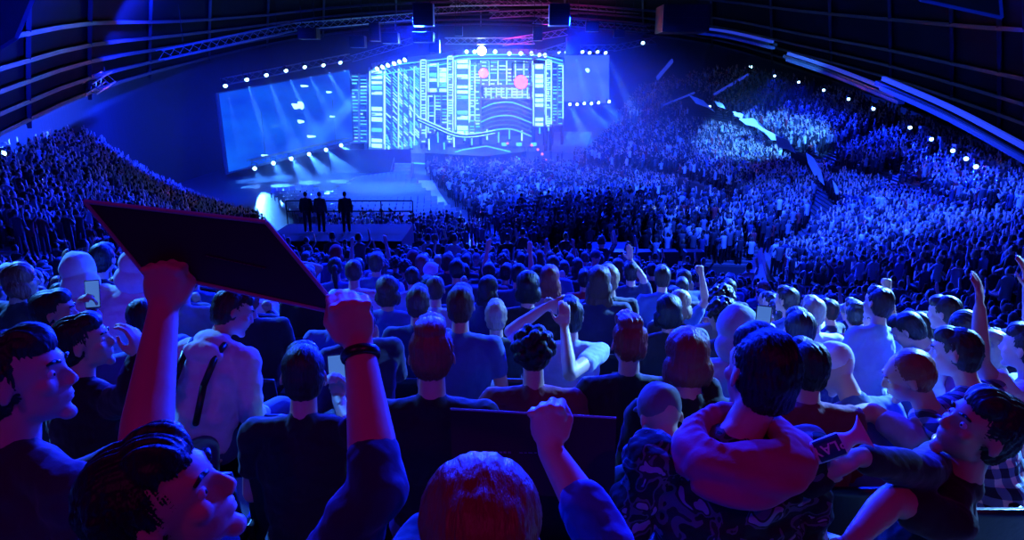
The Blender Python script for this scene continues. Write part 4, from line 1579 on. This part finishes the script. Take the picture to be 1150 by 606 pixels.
# the board
c = [W(95, 226, 1.20), W(299, 249, 1.20), W(386, 353, 1.27)]
nb = (c[1] - c[0]).cross(c[2] - c[0])
rb = W(160, 304, 1) - EYE
c.append(EYE + rb * ((c[0] - EYE).dot(nb) / rb.dot(nb)))
cc = sum(c, V()) / 4
t = empty('board', cc)
bm = bmesh.new(); quad_slab(bm, [p - cc for p in c], -.006)
bmesh.ops.bevel(bm, geom=bm.edges[:], offset=.0015, segments=1, affect='EDGES')
sh_ = bm_obj('sheet', bm, M_board, t)
bm = bmesh.new()
for i in range(4):
    p, q = c[i] - cc, c[(i + 1) % 4] - cc
    tube(bm, p, q, .0042, seg=8)
bm_obj('lit_edge_rim', bm, mat('board_edge', (.4, .2, .4), .35, noise_mix=(8, (.3, .15, .3), 2)), t)  # purple rim light along the board's edges is put into this colour
# the faint raised line of writing that cannot be read, as low bars
bm = bmesh.new()
n_ = (c[1] - c[0]).cross(c[3] - c[0]).normalized()
if n_.dot(EYE - cc) < 0: n_ = -n_
A = W(232, 288, 1.25); B = W(300, 300, 1.24)
tt = 0
def onboard(px, py):
    r = (W(px, py, 1) - EYE); k = (cc - EYE).dot(n_) / r.dot(n_)
    return EYE + r * k
A = onboard(232, 287) - cc; B = onboard(302, 302) - cc
rr_ = random.Random(3)
while tt < .95:
    w_ = rr_.uniform(.03, .07)
    p = A.lerp(B, tt) + n_ * .0008; q = A.lerp(B, min(1, tt + w_)) + n_ * .0008
    strip_along(bm, [p, q], .0045, .001); tt += w_ + .02
bm_obj('printed_line', bm, mat('board_print', (.10, .05, .09), .6, noise_mix=(8, (.08, .05, .08), 2)), sh_)
tag(t, 'thin black rectangular board held overhead by the person in dark shirt', 'board')

# 2 man in camouflage jacket with red hood
def hood_shape(bm, P):
    for nm in 'lr':
        ball(bm, P[nm]['sh'] + V((0, -.01, .01)), (.088, .085, .075), sub=3)
b2, P2, base2, Z2 = hero('man in dark camouflage jacket with magenta-red hood lying round his neck, seen from behind', 852, 422, 1.76, 'short', 'long', lean=5, yaw=14, hx=.07, roll=7,
     pitch=2, hair='black', top='camouflage', extra=hood_shape, wrinkle=.02, hn=.007, voxel=.0065,
     l=dict(el=(690, 610, 1.75), wr=(725, 660, 1.9)), sc=1.04)
bm = bmesh.new()
nk = P2['neck'] + V((.012, -.02, .055))
for k in range(22):
    a = 2 * math.pi * k / 22
    back = .5 - .5 * math.sin(a)
    p = nk + V((.108 * math.cos(a), .098 * math.sin(a) - .015, -.020 - .012 * back))
    ball(bm, p, (.036, .034, .040), sub=2)
ball(bm, nk + V((0, -.095, -.050)), (.165, .072, .055), sub=3)
ball(bm, nk + V((-.012, -.125, -.085)), (.135, .055, .050), rot=Euler((0, R(-6), 0)).to_matrix(), sub=3)
for s_ in (-1, 1):
    ball(bm, nk + V((s_ * .125, -.03, -.055)), (.055, .085, .048), sub=3)
def fold(co, no):
    out = co.copy()
    for i in range(len(co)):
        p = V(co[i]); q = p - nk
        ang = math.atan2(q.y, q.x)
        out[i] += no[i] * (.005 * math.sin(q.z * 95 + q.x * 22) + .006 * noise.noise(p * 13))
    return out
hm = remeshed('hood', bm, .006, 4, fold)
hm.materials.append(mat('hood_red', (.55, .02, .16), .85, bump=CB, sheen=.2, noise_mix=(20, (.45, .015, .13), 3)))
ho = bpy.data.objects.new('hood', hm); col.objects.link(ho); ho.parent = b2
ho['label'] = 'magenta-red hood folded round the neck'

# 3 man straight ahead with shaved sides
hero('man with shaved sides and swept-up reddish hair in black T-shirt, straight ahead', 485, 400, 2.42, 'quiff', 'short', lean=2, yaw=4, hair='auburn', top='black', hn=.008, voxel=.0075)
# 4 man with phone
b4, P4, base4, Z4 = hero('short-haired man in dark top behind raised arm, holding a lit phone', 341, 422, 2.55, 'short', 'short', lean=6, yaw=16, pitch=6, hair='dark brown', top='black', hn=.004,
     r=dict(el=(398, 480, 2.5), wr=(380, 448, 2.75), n=(-.2, -1, .2), curl=.6, d=(-.1, .2, 1)))
# 5 far-left profile
hero('dark-haired person in profile with purple-lit cheek and bulky dark jacket, at the frame edge', 28, 428, 1.62, 'short', 'long', rz=-25, lean=8, yaw=-52, pitch=-8, hair='black', top='charcoal',
     hn=.01, sc=1.04, l='clap')
# 6 person looking across, hand raised
hero('person in black looking across the hall, one hand raised by chin', 96, 386, 2.75, 'short', 'long', rz=-25, lean=4, yaw=-45, pitch=-8, hair='black', top='black', hn=.007,
     r=dict(el=(150, 440, 2.6), wr=(156, 402, 2.65), n=(-.9, .1, 0), curl=.35, d=(0, .1, 1)))
# 7 behind them
hero('dark-haired person in purple top two rows in front of the purple-lit profile', 62, 352, 3.5, 'short', 'long', rz=-15, lean=4, yaw=-50, hair='black', top='purple', voxel=.009,
     r=dict(el=(92, 398, 3.4), wr=(103, 352, 3.56), n=(0, -1, .2), d=(.05, .05, 1), curl=.6))
hero('person with fair hair under pale rim light, in dark coat near left edge', 24, 316, 4.6, 'bob', 'long', rz=-15, lean=2, yaw=-40, hair='auburn', top='charcoal', voxel=.009)
# 8 raised fist
hero('person below the picture raising a clenched fist in a blue sleeve, centre', 752, 712, 1.12, 'short', {'l': 1.35, 'r': 1.9}, lean=4, hair='black', top='blue', voxel=.0045,
     l=dict(sh=(722, 700, 1.15), el=(682, 612, 1.22), wr=(618, 506, 1.36), n=(.15, 1, -.1), d=(-.12, .25, 1), curl=1.0), wrinkle=.012)
# 9 reddish crown of hair at the bottom edge
hero('person with smooth auburn hair seen from above, centre of the bottom edge', 540, 612, .98, 'bob', 'long', lean=4, hair='auburn', top='charcoal', hn=.004, yaw=6,
     l=dict(el=(455, 660, 1.1), wr=(480, 600, 1.2), n=(.9, .4, 0), d=(.2, .2, 1), curl=.5))
# 10 right-hand person leaning back
b10, P10, base10, Z10 = hero('person in black T-shirt leaning back, face in profile, near the right edge', 1098, 482, 1.9, 'short', {'l': .6, 'r': 1.9}, rz=62, lean=-22, yaw=24, pitch=-14, hair='black',
     top='black', skin=1, hn=.008,
     l=dict(el=(1002, 560, 1.80), wr=(958, 606, 1.75), n=(0, 0, -1), curl=.4), r=dict(el=(1034, 530, 1.84), wr=(968, 513, 1.70), n=(0, 0, -1), d=(-1, .1, 0), curl=.85))
# 11 man leaning towards the aisle
hero('man with short dark hair and pale T-shirt leaning sideways over the armrest', 1020, 424, 2.9, 'crew', 'short', rz=40, lean=18, yaw=25, pitch=15, roll=-10, hair='auburn', top='pale blue', hn=.003,
     l=dict(el=(980, 462, 2.9), wr=(945, 468, 2.85), n=(0, 0, -1), curl=.3))
# 12 plaid shirt
hero('person in blue and white plaid shirt turned away, beside the leaning man', 1072, 398, 3.1, 'short', 'long', rz=30, lean=24, yaw=20, hair='dark brown', top='plaid', voxel=.009, wrinkle=.012,
     l=dict(el=(1035, 470, 2.9), wr=(1060, 485, 2.7)))
# 13 ring-lit round head with arms folded behind
hero('round dark-haired head rimmed with light, in brown-red top, left of the raised elbows', 599, 398, 3.1, 'curly', 'long', lean=6, hair='black', top='maroon', hn=.004, voxel=.009)
hero('person with both hands clasped on their head, pale sleeves, elbows out', 640, 356, 4.1, 'short', {'l': .8, 'r': .5}, lean=2, hair='black', top='pale blue', voxel=.009,
     l=dict(el=(573, 372, 4.1), wr=(612, 345, 4.1), n=(0, 1, 0), d=(1, 0, .3), curl=.2), r=dict(el=(640, 420, 3.7), wr=(634, 368, 3.9), n=(0, 1, 0), d=(0, .1, 1), curl=.3))
hero('person with swept fair-red hair lit pink on top, in black coat', 705, 386, 3.15, 'quiff', 'long', lean=6, yaw=10, hair='auburn', top='black', hn=.01, voxel=.009)
hero('woman with glossy reddish hair over the shoulders, in black, beside the camouflage jacket', 772, 404, 2.72, 'bob', 'long', lean=8, yaw=-6, pitch=10, hair='auburn', top='black', hn=.005, voxel=.008,
     r=dict(el=(800, 470, 2.7), wr=(796, 430, 2.75), n=(-1, 0, 0), curl=.3, d=(0, .1, 1)))
hero('person wrapped in a pale blue hood, behind the camouflage jacket', 826, 370, 3.5, 'hood', 'long', lean=8, hair='pale blue', top='pale blue', voxel=.009)
hero('dark round head in maroon top just right of the red hood', 903, 414, 2.85, 'short', 'long', lean=12, yaw=20, hair='black', top='maroon', voxel=.008)
hero('dark-haired person in navy top behind the red-hooded man', 896, 372, 3.7, 'short', 'long', lean=6, hair='black', top='navy', voxel=.009,
     l=dict(el=(866, 425, 3.4), wr=(857, 384, 3.3), n=(0, -1, .2), d=(0, .05, 1), curl=.6))
hero('person wearing a round grey cap bending forward by the camouflage jacket', 742, 470, 2.5, 'cap', 'long', rz=10, lean=34, pitch=25, hair='grey', top='charcoal', voxel=.009)
hero('person in white cap bending forward beside the leaning man', 938, 416, 3.1, 'cap', 'long', rz=20, lean=30, pitch=25, hair='white', top='blue', voxel=.009)
hero('person in long pale blue top leaning right, alone in the aisle side', 985, 342, 4.7, 'short', 'short', rz=20, lean=6, side=10, hair='dark brown', top='pale blue', voxel=.009, standing=True)
hero('person in mottled pale blue jacket with back to us, near right edge', 1108, 396, 3.6, 'short', 'long', rz=30, lean=26, yaw=10, hair='fair', top='pale blue', voxel=.009, wrinkle=.012)
hero('person in bright white T-shirt bending low in the right-hand rows', 1020, 372, 4.4, 'short', 'short', rz=45, lean=42, pitch=20, hair='black', top='white', voxel=.009, wrinkle=.01)
hero('person at the right edge with both white-lit hands raised', 1150, 392, 3.3, 'short', 'short', rz=35, lean=4, l='raise', r='raise', hair='dark brown', top='white', voxel=.009)
hero('second person in white top, hunched, behind the mottled jacket', 1060, 352, 4.6, 'short', 'long', rz=40, lean=30, hair='dark brown', top='white', voxel=.009)
hero('person in magenta top among the white tops of the right rows', 1083, 372, 4.2, 'bob', 'long', rz=40, lean=12, hair='black', top='purple', voxel=.009)
# pale jacket reading
bk, Pk, basek, Zk = hero('person in pale jacket with black straps, bending over between arm and board', 262, 352, 3.45, 'short', 'long', rz=-20, lean=24, yaw=-40, pitch=20, hair='dark brown', top='white', voxel=.009, wrinkle=.009, extra=lambda bm, P: [ball(bm, P['neck'] + P['T'] @ V((0, -.055, .015)), (.105, .065, .05), sub=3), ball(bm, P['neck'] + P['T'] @ V((0, -.10, -.05)), (.12, .05, .06), sub=3)])
for s_ in (-1, 1):
    bm = bmesh.new()
    for z0, z1, y0, y1, x0, x1 in ((.50, .44, -.075, -.115, .10, .095), (.44, .30, -.115, -.150, .095, .09), (.30, .12, -.150, -.148, .09, .085)):
        cap(bm, basek + Zk @ (Pk['hip'] + Pk['T'] @ V((s_ * x0, y0, z0))), .016, basek + Zk @ (Pk['hip'] + Pk['T'] @ V((s_ * x1, y1, z1))), .016)
    child_mesh(bk, 'strap', bm, M_black, 'black strap over the pale jacket')
hero('person in white top bent sideways under the board, nearer the screen', 158, 300, 4.3, 'hood', 'long', rz=-10, lean=16, side=10, hair='white', top='white', voxel=.009)
hero('person in brightest white hooded top, hunched to one side', 92, 306, 4.4, 'hood', 'long', rz=10, lean=22, side=-12, hair='white', top='white', voxel=.009)
bj, Pj, basej, Zj = hero('person in black jersey with two pale letters on the back', 116, 292, 4.9, 'short', 'short', lean=6, side=6, hair='black', top='black', voxel=.009)
hero('man with shaved head and pale striped collar, row behind the swept-up hair', 489, 326, 5.6, 'crew', 'short', lean=3, hair='brown', top='pale blue', voxel=.009, hn=.002)
hero('man in bright blue shirt two rows from the shaved-head man', 423, 296, 7.2, 'short', 'short', hair='brown', top='blue', voxel=.010)
hero('man with cropped hair just above the raised right hand, white collar', 398, 306, 6.2, 'crew', 'short', hair='brown', top='white', voxel=.010, hn=.002)
hero('person with coral-red hood, small, near the camera platform', 378, 284, 10.5, 'hood', 'long', hair='red', top='blue', voxel=.011)
hero('broad man in plain blue shirt, right of the raised thin arm', 743, 312, 6.6, 'short', 'short', hair='dark brown', top='blue', voxel=.010)
hero('man in blue shirt seen square from behind, right of the red shirt', 676, 318, 6.6, 'short', 'short', hair='dark brown', top='blue', voxel=.010)
hero('person in red shirt between two blue shirts in the middle rows', 656, 314, 8.0, 'short', 'short', hair='dark brown', top='red', voxel=.010)
hero('dark-haired person raising one thin pale arm straight up', 708, 306, 7.4, 'short', 'short', lean=0, l='lap', hair='black', top='navy', voxel=.010,
     r=dict(el=(722, 312, 7.3), wr=(708, 292, 7.4), n=(0, 1, 0), curl=.1, d=(-.1, 0, 1)))
# operators on the camera platform, standing
for px, l, tp in ((338, 'camera operator standing on the dark platform, nearest the board', 'black'),
                  (354, 'camera operator standing in the middle of the dark platform', 'charcoal'),
                  (383, 'broad camera operator standing at the far end of the platform', 'black')):
    p = W(px, 268, 26)
    m_ = 'stand'
    b = place(VAR[m_], (p.x, PLT.y + 1.0, PLT.z), R(rng.normal(0, 10)), .98, skins[0], cloths[tp], cloths['black'], hairs['black'], l)

# lettering on the jersey
cu = bpy.data.curves.new('lettering', 'FONT'); cu.body = 'GP'; cu.size = .20; cu.extrude = .003; cu.align_x = 'CENTER'; cu.align_y = 'CENTER'; cu.offset = .004
to = bpy.data.objects.new('lettering', cu); col.objects.link(to)
dg = bpy.context.evaluated_depsgraph_get()
lm = bpy.data.meshes.new_from_object(to.evaluated_get(dg)); bpy.data.objects.remove(to)
lm.materials.append(M_white)
lo = bpy.data.objects.new('lettering', lm); col.objects.link(lo); lo.parent = [c_ for c_ in bj.children if c_.name.startswith('top')][0]
Tj = Pj['T']
lo.matrix_local = Matrix.Translation(Pj['hip'] + Tj @ V((0.0, -.150, .33))) @ Tj.to_4x4() @ Euler((R(90), 0, 0)).to_matrix().to_4x4()

# ------------------------------------------------------------------ things held
def phone(loc, face, label, tilt=0, up=V((0, 0, 1))):
    t = empty('phone', loc)
    M = frame_from(V(face), up)   # z towards the viewer
    bm = bmesh.new(); box(bm, (0, 0, 0), (.072, .150, .008), rot=M, bevel=.003); cs_ = bm_obj('case', bm, M_black, t)
    bm = bmesh.new(); box(bm, M @ V((0, 0, .0045)), (.064, .138, .001), rot=M); bm_obj('display', bm, E_phone, cs_)
    tag(t, label, 'phone', 'lit phones')
pw = base4 + Z4 @ P4['r']['wr'] + V((-.01, .045, .10))
phone(pw, EYE - pw, 'lit phone held by the short-haired man behind the raised arm')
p = W(857, 360, 3.24); phone(p, EYE - p, 'lit phone held up above the red-hooded man')
p = W(104, 330, 3.52); phone(p, EYE - p + V((-1.2, 0, .3)), 'lit phone held low near the hunched white hooded top')

# noise-maker tube with the word on it
A = W(903, 513, 1.66); B = W(974, 487, 1.62)
t = empty('inflatable_tube', (A + B) / 2)
ax = (B - A); L = ax.length; u = ax.normalized()
toC = (EYE - (A + B) / 2).normalized(); toC = (toC - u * toC.dot(u)).normalized()
w2 = u.cross(toC).normalized()
if w2.z < 0: w2 = -w2
bm = bmesh.new()
NS = 22
rings_ = []
for i in range(NS + 1):
    s = i / NS
    hgt = .026 + .003 * math.sin(s * 3.1)
    thk = .021
    if s > .62:
        k = (s - .62) / .38; hgt = .026 * (1 - .5 * math.sin(min(1, k * 1.6) * math.pi * .5)) + .030 * k ** 3; thk = .021 * (1 - k) ** .7 + .003
    if s < .12: thk = .021 * (s / .12) ** .6 + .003; hgt *= .8 + .2 * s / .12
    c0 = A + ax * s - (A + B) / 2 + w2 * (.008 * max(0, (s - .6)) * 2)
    rings_.append([bm.verts.new(c0 + w2 * (hgt * math.sin(q)) + toC * (thk * math.cos(q))) for q in [2 * math.pi * j / 16 for j in range(16)]])
for i in range(NS):
    for j in range(16):
        bm.faces.new((rings_[i][j], rings_[i][(j + 1) % 16], rings_[i + 1][(j + 1) % 16], rings_[i + 1][j]))
bm.faces.new(rings_[0]); bm.faces.new(rings_[-1])
bm_obj('tube_body', bm, M_white, t, smooth=True)
bm = bmesh.new()
g0, g1 = .20, .60
rows_ = []
for i in range(13):
    s = g0 + (g1 - g0) * i / 12
    c0 = A + ax * s - (A + B) / 2
    rows_.append([bm.verts.new(c0 + w2 * (0.0302 * math.sin(q)) + toC * (.0222 * math.cos(q))) for q in np.linspace(-1.0, 1.0, 9)])
for i in range(12):
    for j in range(8):
        bm.faces.new((rows_[i][j], rows_[i][j + 1], rows_[i + 1][j + 1], rows_[i + 1][j]))
M_navy = mat('label_navy', (.01, .015, .12), .5, noise_mix=(5, (.012, .02, .15), 2))
band_ = bm_obj('dark_band', bm, M_navy, t, smooth=True)
cu = bpy.data.curves.new('lettering', 'FONT'); cu.body = 'PLAY'; cu.size = .034; cu.extrude = .0008; cu.align_x = 'CENTER'; cu.align_y = 'CENTER'; cu.offset = .0006; cu.space_character = 1.1
to = bpy.data.objects.new('x', cu); col.objects.link(to)
dg = bpy.context.evaluated_depsgraph_get(); lm = bpy.data.meshes.new_from_object(to.evaluated_get(dg)); bpy.data.objects.remove(to)
lm.materials.append(M_white)
lo = bpy.data.objects.new('lettering', lm); col.objects.link(lo); lo.parent = band_
Mx = Matrix((-u, -w2, toC)).transposed()
if Mx.determinant() < 0: Mx = Matrix((-u, -w2, -toC)).transposed()
lo.matrix_local = Matrix.Translation(ax * (.40 - .5) + toC * .0238) @ Mx.to_4x4()
tag(t, 'white inflatable noise-maker tube with a dark band reading PLAY upside down', 'noise maker')

# dark panel with the two small printed blocks, in front of the clenched fist
c = [W(506, 459, 1.98), W(692, 469, 1.98), W(690, 560, 1.9), W(508, 552, 1.9)]
cc = sum(c, V()) / 4
t = empty('dark_board', cc)
bm = bmesh.new(); quad_slab(bm, [p - cc for p in c], .02); pn_ = bm_obj('panel', bm, M_board, t)
bm = bmesh.new(); tube(bm, c[0] - cc, c[1] - cc, .0035); bm_obj('top_edge', bm, mat('edge_grey', (.35, .3, .45), .35, noise_mix=(9, (.3, .26, .4), 2)), t)
n_ = (c[1] - c[0]).cross(c[3] - c[0]).normalized()
if n_.dot(EYE - cc) < 0: n_ = -n_
bm = bmesh.new()
def onp(px, py):
    r = (W(px, py, 1) - EYE); k = (cc - EYE).dot(n_) / r.dot(n_)
    return EYE + r * k - cc
x = 556
for w_ in (3.4, 3.4, 3.4, 3.4): 
    strip_along(bm, [onp(x, 507) + n_ * .001, onp(x + w_, 507.2) + n_ * .001], .016, .001); x += 4.8
for w_ in (4, 3, 5, 3):
    strip_along(bm, [onp(x + 8, 508) + n_ * .001, onp(x + 8 + w_, 508.2) + n_ * .001], .004, .001); x += w_ + 1.5
bm_obj('printed_mark', bm, mat('print_lilac', (.16, .13, .4), .5, noise_mix=(9, (.14, .11, .36), 2)), pn_)
tag(t, 'wide dark board standing behind the clenched fist, with small faint printed mark', 'board')

# ------------------------------------------------------------------ rows of the near stand
people_left = 300 - 46
used = 0
rest = []
rcount = {}
keys = list(VAR)[:12]
wts_near = np.array([.18, .14, .10, .10, .07, .02, .02, .03, .09, .08, .06, .03]); wts_near /= wts_near.sum()
tops = ['black', 'charcoal', 'navy', 'blue', 'grey', 'pale blue', 'white', 'maroon', 'red', 'purple']
twL = np.array([.25, .17, .14, .14, .09, .07, .05, .04, .03, .02])
twR = np.array([.08, .08, .12, .2, .12, .18, .18, .01, .01, .02])
hk = ['black', 'dark brown', 'brown', 'fair', 'auburn']; hw_ = np.array([.36, .3, .2, .08, .06])
seats = []
aisle = lambda x, y: abs(x - (-1.55 - .12 * y)) < .3
for i in range(3, NROW):
    y = row_y(i)
    sp = .54 + .003 * i
    half = .80 * y + .9
    n = int(half * 2 / sp)
    k_in_row = 0
    for k in range(n):
        x = -half + (k + .5 + .5 * (i % 2)) * sp
        if aisle(x, y) and i > 7: continue
        jx, jy = rng.normal(0, .035), rng.normal(0, .05)
        z = tier_z(x, i)
        hpx, hpy, d = project((x, y, z + 1.2))
        if not (-35 < hpx < 1185): continue
        near = min([math.hypot((x - a) / .40, (y - b) / .48) for a, b in taken] + [9])
        if i < 11: seats.append((x, y - .06, z, math.radians(-8 * (x / y) * 0), i))
        if near < 1: continue
        if rng.random() < .05: continue
        if used < people_left:
            key = keys[rng.choice(12, p=wts_near)]
            if key == 'lap_long' and rng.random() < .3: key = 'clap_short'
            right = hpx > 860 and i < 14
            tp = tops[rng.choice(10, p=twR if right else twL)]
            hc = hk[rng.choice(5, p=hw_)]
            if key == 'hood_lap': hc = tp
            if key == 'cap_lap': hc = ['black', 'white', 'navy', 'grey'][rng.integers(4)]
            yaw = .45 * yaw_to(x, y) + rng.normal(0, .22) + (.35 if right else 0)
            k_in_row += 1
            ds = {'cap': 'in %s cap' % hc, 'hood': 'with %s hood up' % tp}.get(DESC[key][0], 'with %s %s hair' % (DESC[key][0], hc))
            lab = 'person %s, %s top, %s tier ahead, %s along' % (ds, tp, ORD[i - 2], ORD[min(k_in_row, 41)])
            place(VAR[key], (x + jx, y + jy, z + rng.normal(0, .02)), yaw, rng.uniform(.93, 1.07), skins[rng.choice(3)], cloths[tp],
                  cloths[['black', 'denim', 'charcoal'][rng.integers(3)]], hairs.get(hc) if DESC[key][0] not in ('cap', 'hood') else cloths[hc], lab,
                  'spectators in the upper stand rows')
            used += 1
        else:
            kind = int(rng.choice([4, 5, 4, 6, 0, 3], p=[.45, .2, .2, .05, .05, .05]))
            rest.append((x + jx, y + jy, z, .5 * yaw_to(x, y) + rng.normal(0, .25), kind, rng.uniform(.92, 1.06)))
print('near people', used, 'rest', len(rest), 'far', len(crowd), 'seats', len(seats))
build_crowd('spectator_crowd', crowd + rest, 'packed crowd filling the arena floor and stands, too many people to count')

# ------------------------------------------------------------------ seats
def seat_meshes():
    bm = bmesh.new(); box(bm, (0, .02, .43), (.45, .42, .07), bevel=.025)
    o1 = bm_obj('cushion', bm, M_seat)
    bm = bmesh.new()
    n = 10
    A_, B_ = [], []
    for i in range(n + 1):
        u = -1 + 2 * i / n
        for (lst, off) in ((A_, 0), (B_, -.028)):
            col_ = []
            for z, dy in ((.42, -.20), (.60, -.225), (.76, -.25), (.80, -.258)):
                edge = .012 * (1 if z > .78 else 0) * u * u * 2
                col_.append(bm.verts.new((u * .235, dy + .035 * u * u + off, z - edge)))
            lst.append(col_)
    for i in range(n):
        for j in range(3):
            bm.faces.new((A_[i][j], A_[i + 1][j], A_[i + 1][j + 1], A_[i][j + 1]))
            bm.faces.new((B_[i][j], B_[i][j + 1], B_[i + 1][j + 1], B_[i + 1][j]))
        bm.faces.new((A_[i][3], A_[i + 1][3], B_[i + 1][3], B_[i][3]))
        bm.faces.new((A_[i][0], B_[i][0], B_[i + 1][0], A_[i + 1][0]))
    for L in (0, n):
        for j in range(3):
            bm.faces.new((A_[L][j], A_[L][j + 1], B_[L][j + 1], B_[L][j]))
    o2 = bm_obj('backrest', bm, M_seat, smooth=True)
    bm = bmesh.new()
    fr = []
    for s in (-.245, .245):
        bm = bmesh.new()
        box(bm, (s, 0, .24), (.03, .30, .48), bevel=.008); box(bm, (s, .03, .62), (.045, .34, .03), bevel=.01); box(bm, (s, -.08, .53), (.028, .05, .18))
        fr.append(bm_obj('side_frame', bm, M_black))
    ms = [o.data for o in (o1, o2, *fr)]
    for o in (o1, o2, *fr): bpy.data.objects.remove(o)
    return ms
SM = seat_meshes()
cnt = {}
# nearer rows by hand
hand = []
for i in range(0, 3):
    y = row_y(i); half = .85 * y + .5
    n = int(half * 2 / .54)
    for k in range(n):
        x = -half + (k + .5) * .54
        hand.append((x, y - .06, tier_z(x, i), 0, i))
for (x, y, z, rz, i) in hand + seats:
    px_, py_, d_ = project((x, y - .25, z + .8))
    if not (-60 < px_ < 1210) or py_ > 640: continue
    cnt[i] = cnt.get(i, 0) + 1
    if sum(cnt.values()) > 170: break
    t = empty('arena_seat', (x, y, z), rz)
    for nm, me in zip(('cushion', 'backrest', 'side_frame', 'side_frame'), SM):
        o = bpy.data.objects.new(nm, me); col.objects.link(o); o.parent = t
    tag(t, 'dark folding seat, %s tier ahead of the camera, %s from the left end' % (ORD[i], ORD[min(cnt[i] - 1, 41)]), 'seat', 'dark folding seats of the upper stand')
# ------------------------------------------------------------------ light
w = bpy.data.worlds.new('world'); scene.world = w; w.use_nodes = True
w.node_tree.nodes['Background'].inputs['Color'].default_value = (0.0, 0.004, 1, 1)
w.node_tree.nodes['Background'].inputs['Strength'].default_value = 0.028


def wash(name, loc, tgt, power, size, color, radius=.5, blend=.6):
    return spot_light(name, loc, tgt, power, size, color, blend, radius)


# stage wash towards the stands (light comes from the stage end: the heads are rimmed)
wash('stage_wash', (-9, 66, 15), (0, 8, 6), 420000, 75, BLUE, 1.0)
wash('stage_wash', (6, 66, 15), (6, 10, 6), 420000, 75, BLUE, 1.0)
# unseen spots added under the roof to light the near stand
for x in (-9, 0, 9):
    wash('roof_wash', (x, 19, 17.5), (x * .6, 4.5, 8), 34000, 75, BLUE, .25)
wash('roof_wash', (15, 15, 16), (4.6, 5.7, 7), 170000, 27, (.12, .38, 1), .3)
wash('roof_wash', (-12, 13, 16), (-4.8, 5.2, 8), 26000, 30, ICE, .3)
# unseen spots added over the floor crowd and the big stands
for x, y, tx, ty, p in ((-8, 40, -5, 60, 150000), (8, 42, 8, 62, 150000), (20, 36, 26, 50, 230000), (26, 56, 30, 70, 230000), (-20, 30, -34, 46, 600000), (0, 60, -8, 76, 200000), (12, 26, 18, 36, 130000)):
    wash('floor_wash', (x, y, 21), (tx, ty, 0), p, 64, (.01, .055, 1), .6, .9)
wash('seat_wash', (-6, 52, 17), tuple(G(440, 220)), 30000, 26, ICE, .3, .9)
wash('aisle_wash', (-4, 60, 18), tuple(G(495, 225)), 16000, 9, ICE, .3, .6)
wash('stage_side_wash', (4, 72, 20), tuple(G(640, 172)), 120000, 22, ICE, .3, .8)
wash('banner_wash', (18, 40, 20), tuple(W(860, 150, 60)), 200000, 26, ICE, .3, .5)
wash('stage_front_wash', (-10, 64, 22), (-4, 84, 3), 300000, 38, (.05,.22,1), .4)
wash('stage_front_wash', (8, 66, 22), (0, 84, 3), 300000, 38, (.05,.22,1), .4)
for (a, b_) in (((640, 118, 85), (866, 108, 70)), ((384, 165, 77), (560, 190, 74))):
    p0 = W(*a); p1 = W(*b_)
    spot_light('laser_beam', p0, p1, 1500000, 1.0, (.08, .36, 1), 0, .02)
wash('wall_fill', (-22, 44, 15), tuple(W(190, 150, 62)), 90000, 80, BLUE, .4)  # unseen spot added to lift the dark left wall
# magenta lamps behind us
wash('magenta_wash', (-2.6, -2.2, 13.2), (-.8, 1.5, 9.2), 50, 60, (1, .01, .7), .12)
wash('magenta_wash', (2.6, -2.2, 13.4), (1.2, 2.2, 9.0), 62, 55, (1, .01, .55), .12)
wash('magenta_roof_wash', (4, 76, 14.5), (3, 82, 21), 5000, 120, (1, .03, .5), .4)
# blue light grazing the roof ribs on the left
wash('roof_graze', (-20, 33, 7.5), (-25, 38, 13), 9000, 120, BLUE, .3)
wash('roof_graze', (0, 70, 12), (0, 60, 24), 30000, 110, BLUE, .3)

# ------------------------------------------------------------------ haze in the stage half of the hall
bm = bmesh.new()
HC, HR = V((-6, 76, 5)), V((44, 40, 12.5))
box(bm, (0, 0, 0), (88, 66, 23))
for v in bm.verts:
    v.co.z = max(v.co.z, -4.9)
m = bpy.data.materials.new('haze'); m.use_nodes = True
nt = m.node_tree; nt.nodes.clear()
o = nt.nodes.new('ShaderNodeOutputMaterial'); v = nt.nodes.new('ShaderNodeVolumeScatter')
v.inputs['Color'].default_value = (.9, .95, 1, 1); v.inputs['Anisotropy'].default_value = .1
tc = nt.nodes.new('ShaderNodeTexCoord'); mp = nt.nodes.new('ShaderNodeMapping')
mp.inputs['Scale'].default_value = (1 / HR.x, 1 / HR.y, 1 / HR.z)
ln = nt.nodes.new('ShaderNodeVectorMath'); ln.operation = 'LENGTH'
mr = nt.nodes.new('ShaderNodeMapRange'); mr.interpolation_type = 'SMOOTHERSTEP'
mr.inputs['From Min'].default_value = 1.0; mr.inputs['From Max'].default_value = .15
mr.inputs['To Min'].default_value = 0.0; mr.inputs['To Max'].default_value = HAZE
nt.links.new(tc.outputs['Object'], mp.inputs['Vector']); nt.links.new(mp.outputs['Vector'], ln.inputs[0])
nt.links.new(ln.outputs['Value'], mr.inputs['Value']); nt.links.new(mr.outputs['Result'], v.inputs['Density'])
nt.links.new(v.outputs[0], o.inputs['Volume'])
tag(bm_obj('haze', bm, m, loc=HC), 'thin stage haze hanging over the arena floor', 'haze', kind='stuff')
scene.cycles.volume_max_steps = 128
scene.cycles.volume_step_rate = 1.0

scene.view_settings.view_transform = 'Standard'
scene.view_settings.look = 'None'
scene.view_settings.gamma = 1
scene.view_settings.use_curve_mapping = False
scene.view_settings.exposure = 0.0
scene.cycles.use_denoising = True
scene.cycles.volume_bounces = 0
scene.cycles.max_bounces = 5
scene.cycles.diffuse_bounces = 2
scene.cycles.glossy_bounces = 2
scene.cycles.sample_clamp_indirect = 4
scene.cycles.use_light_tree = True
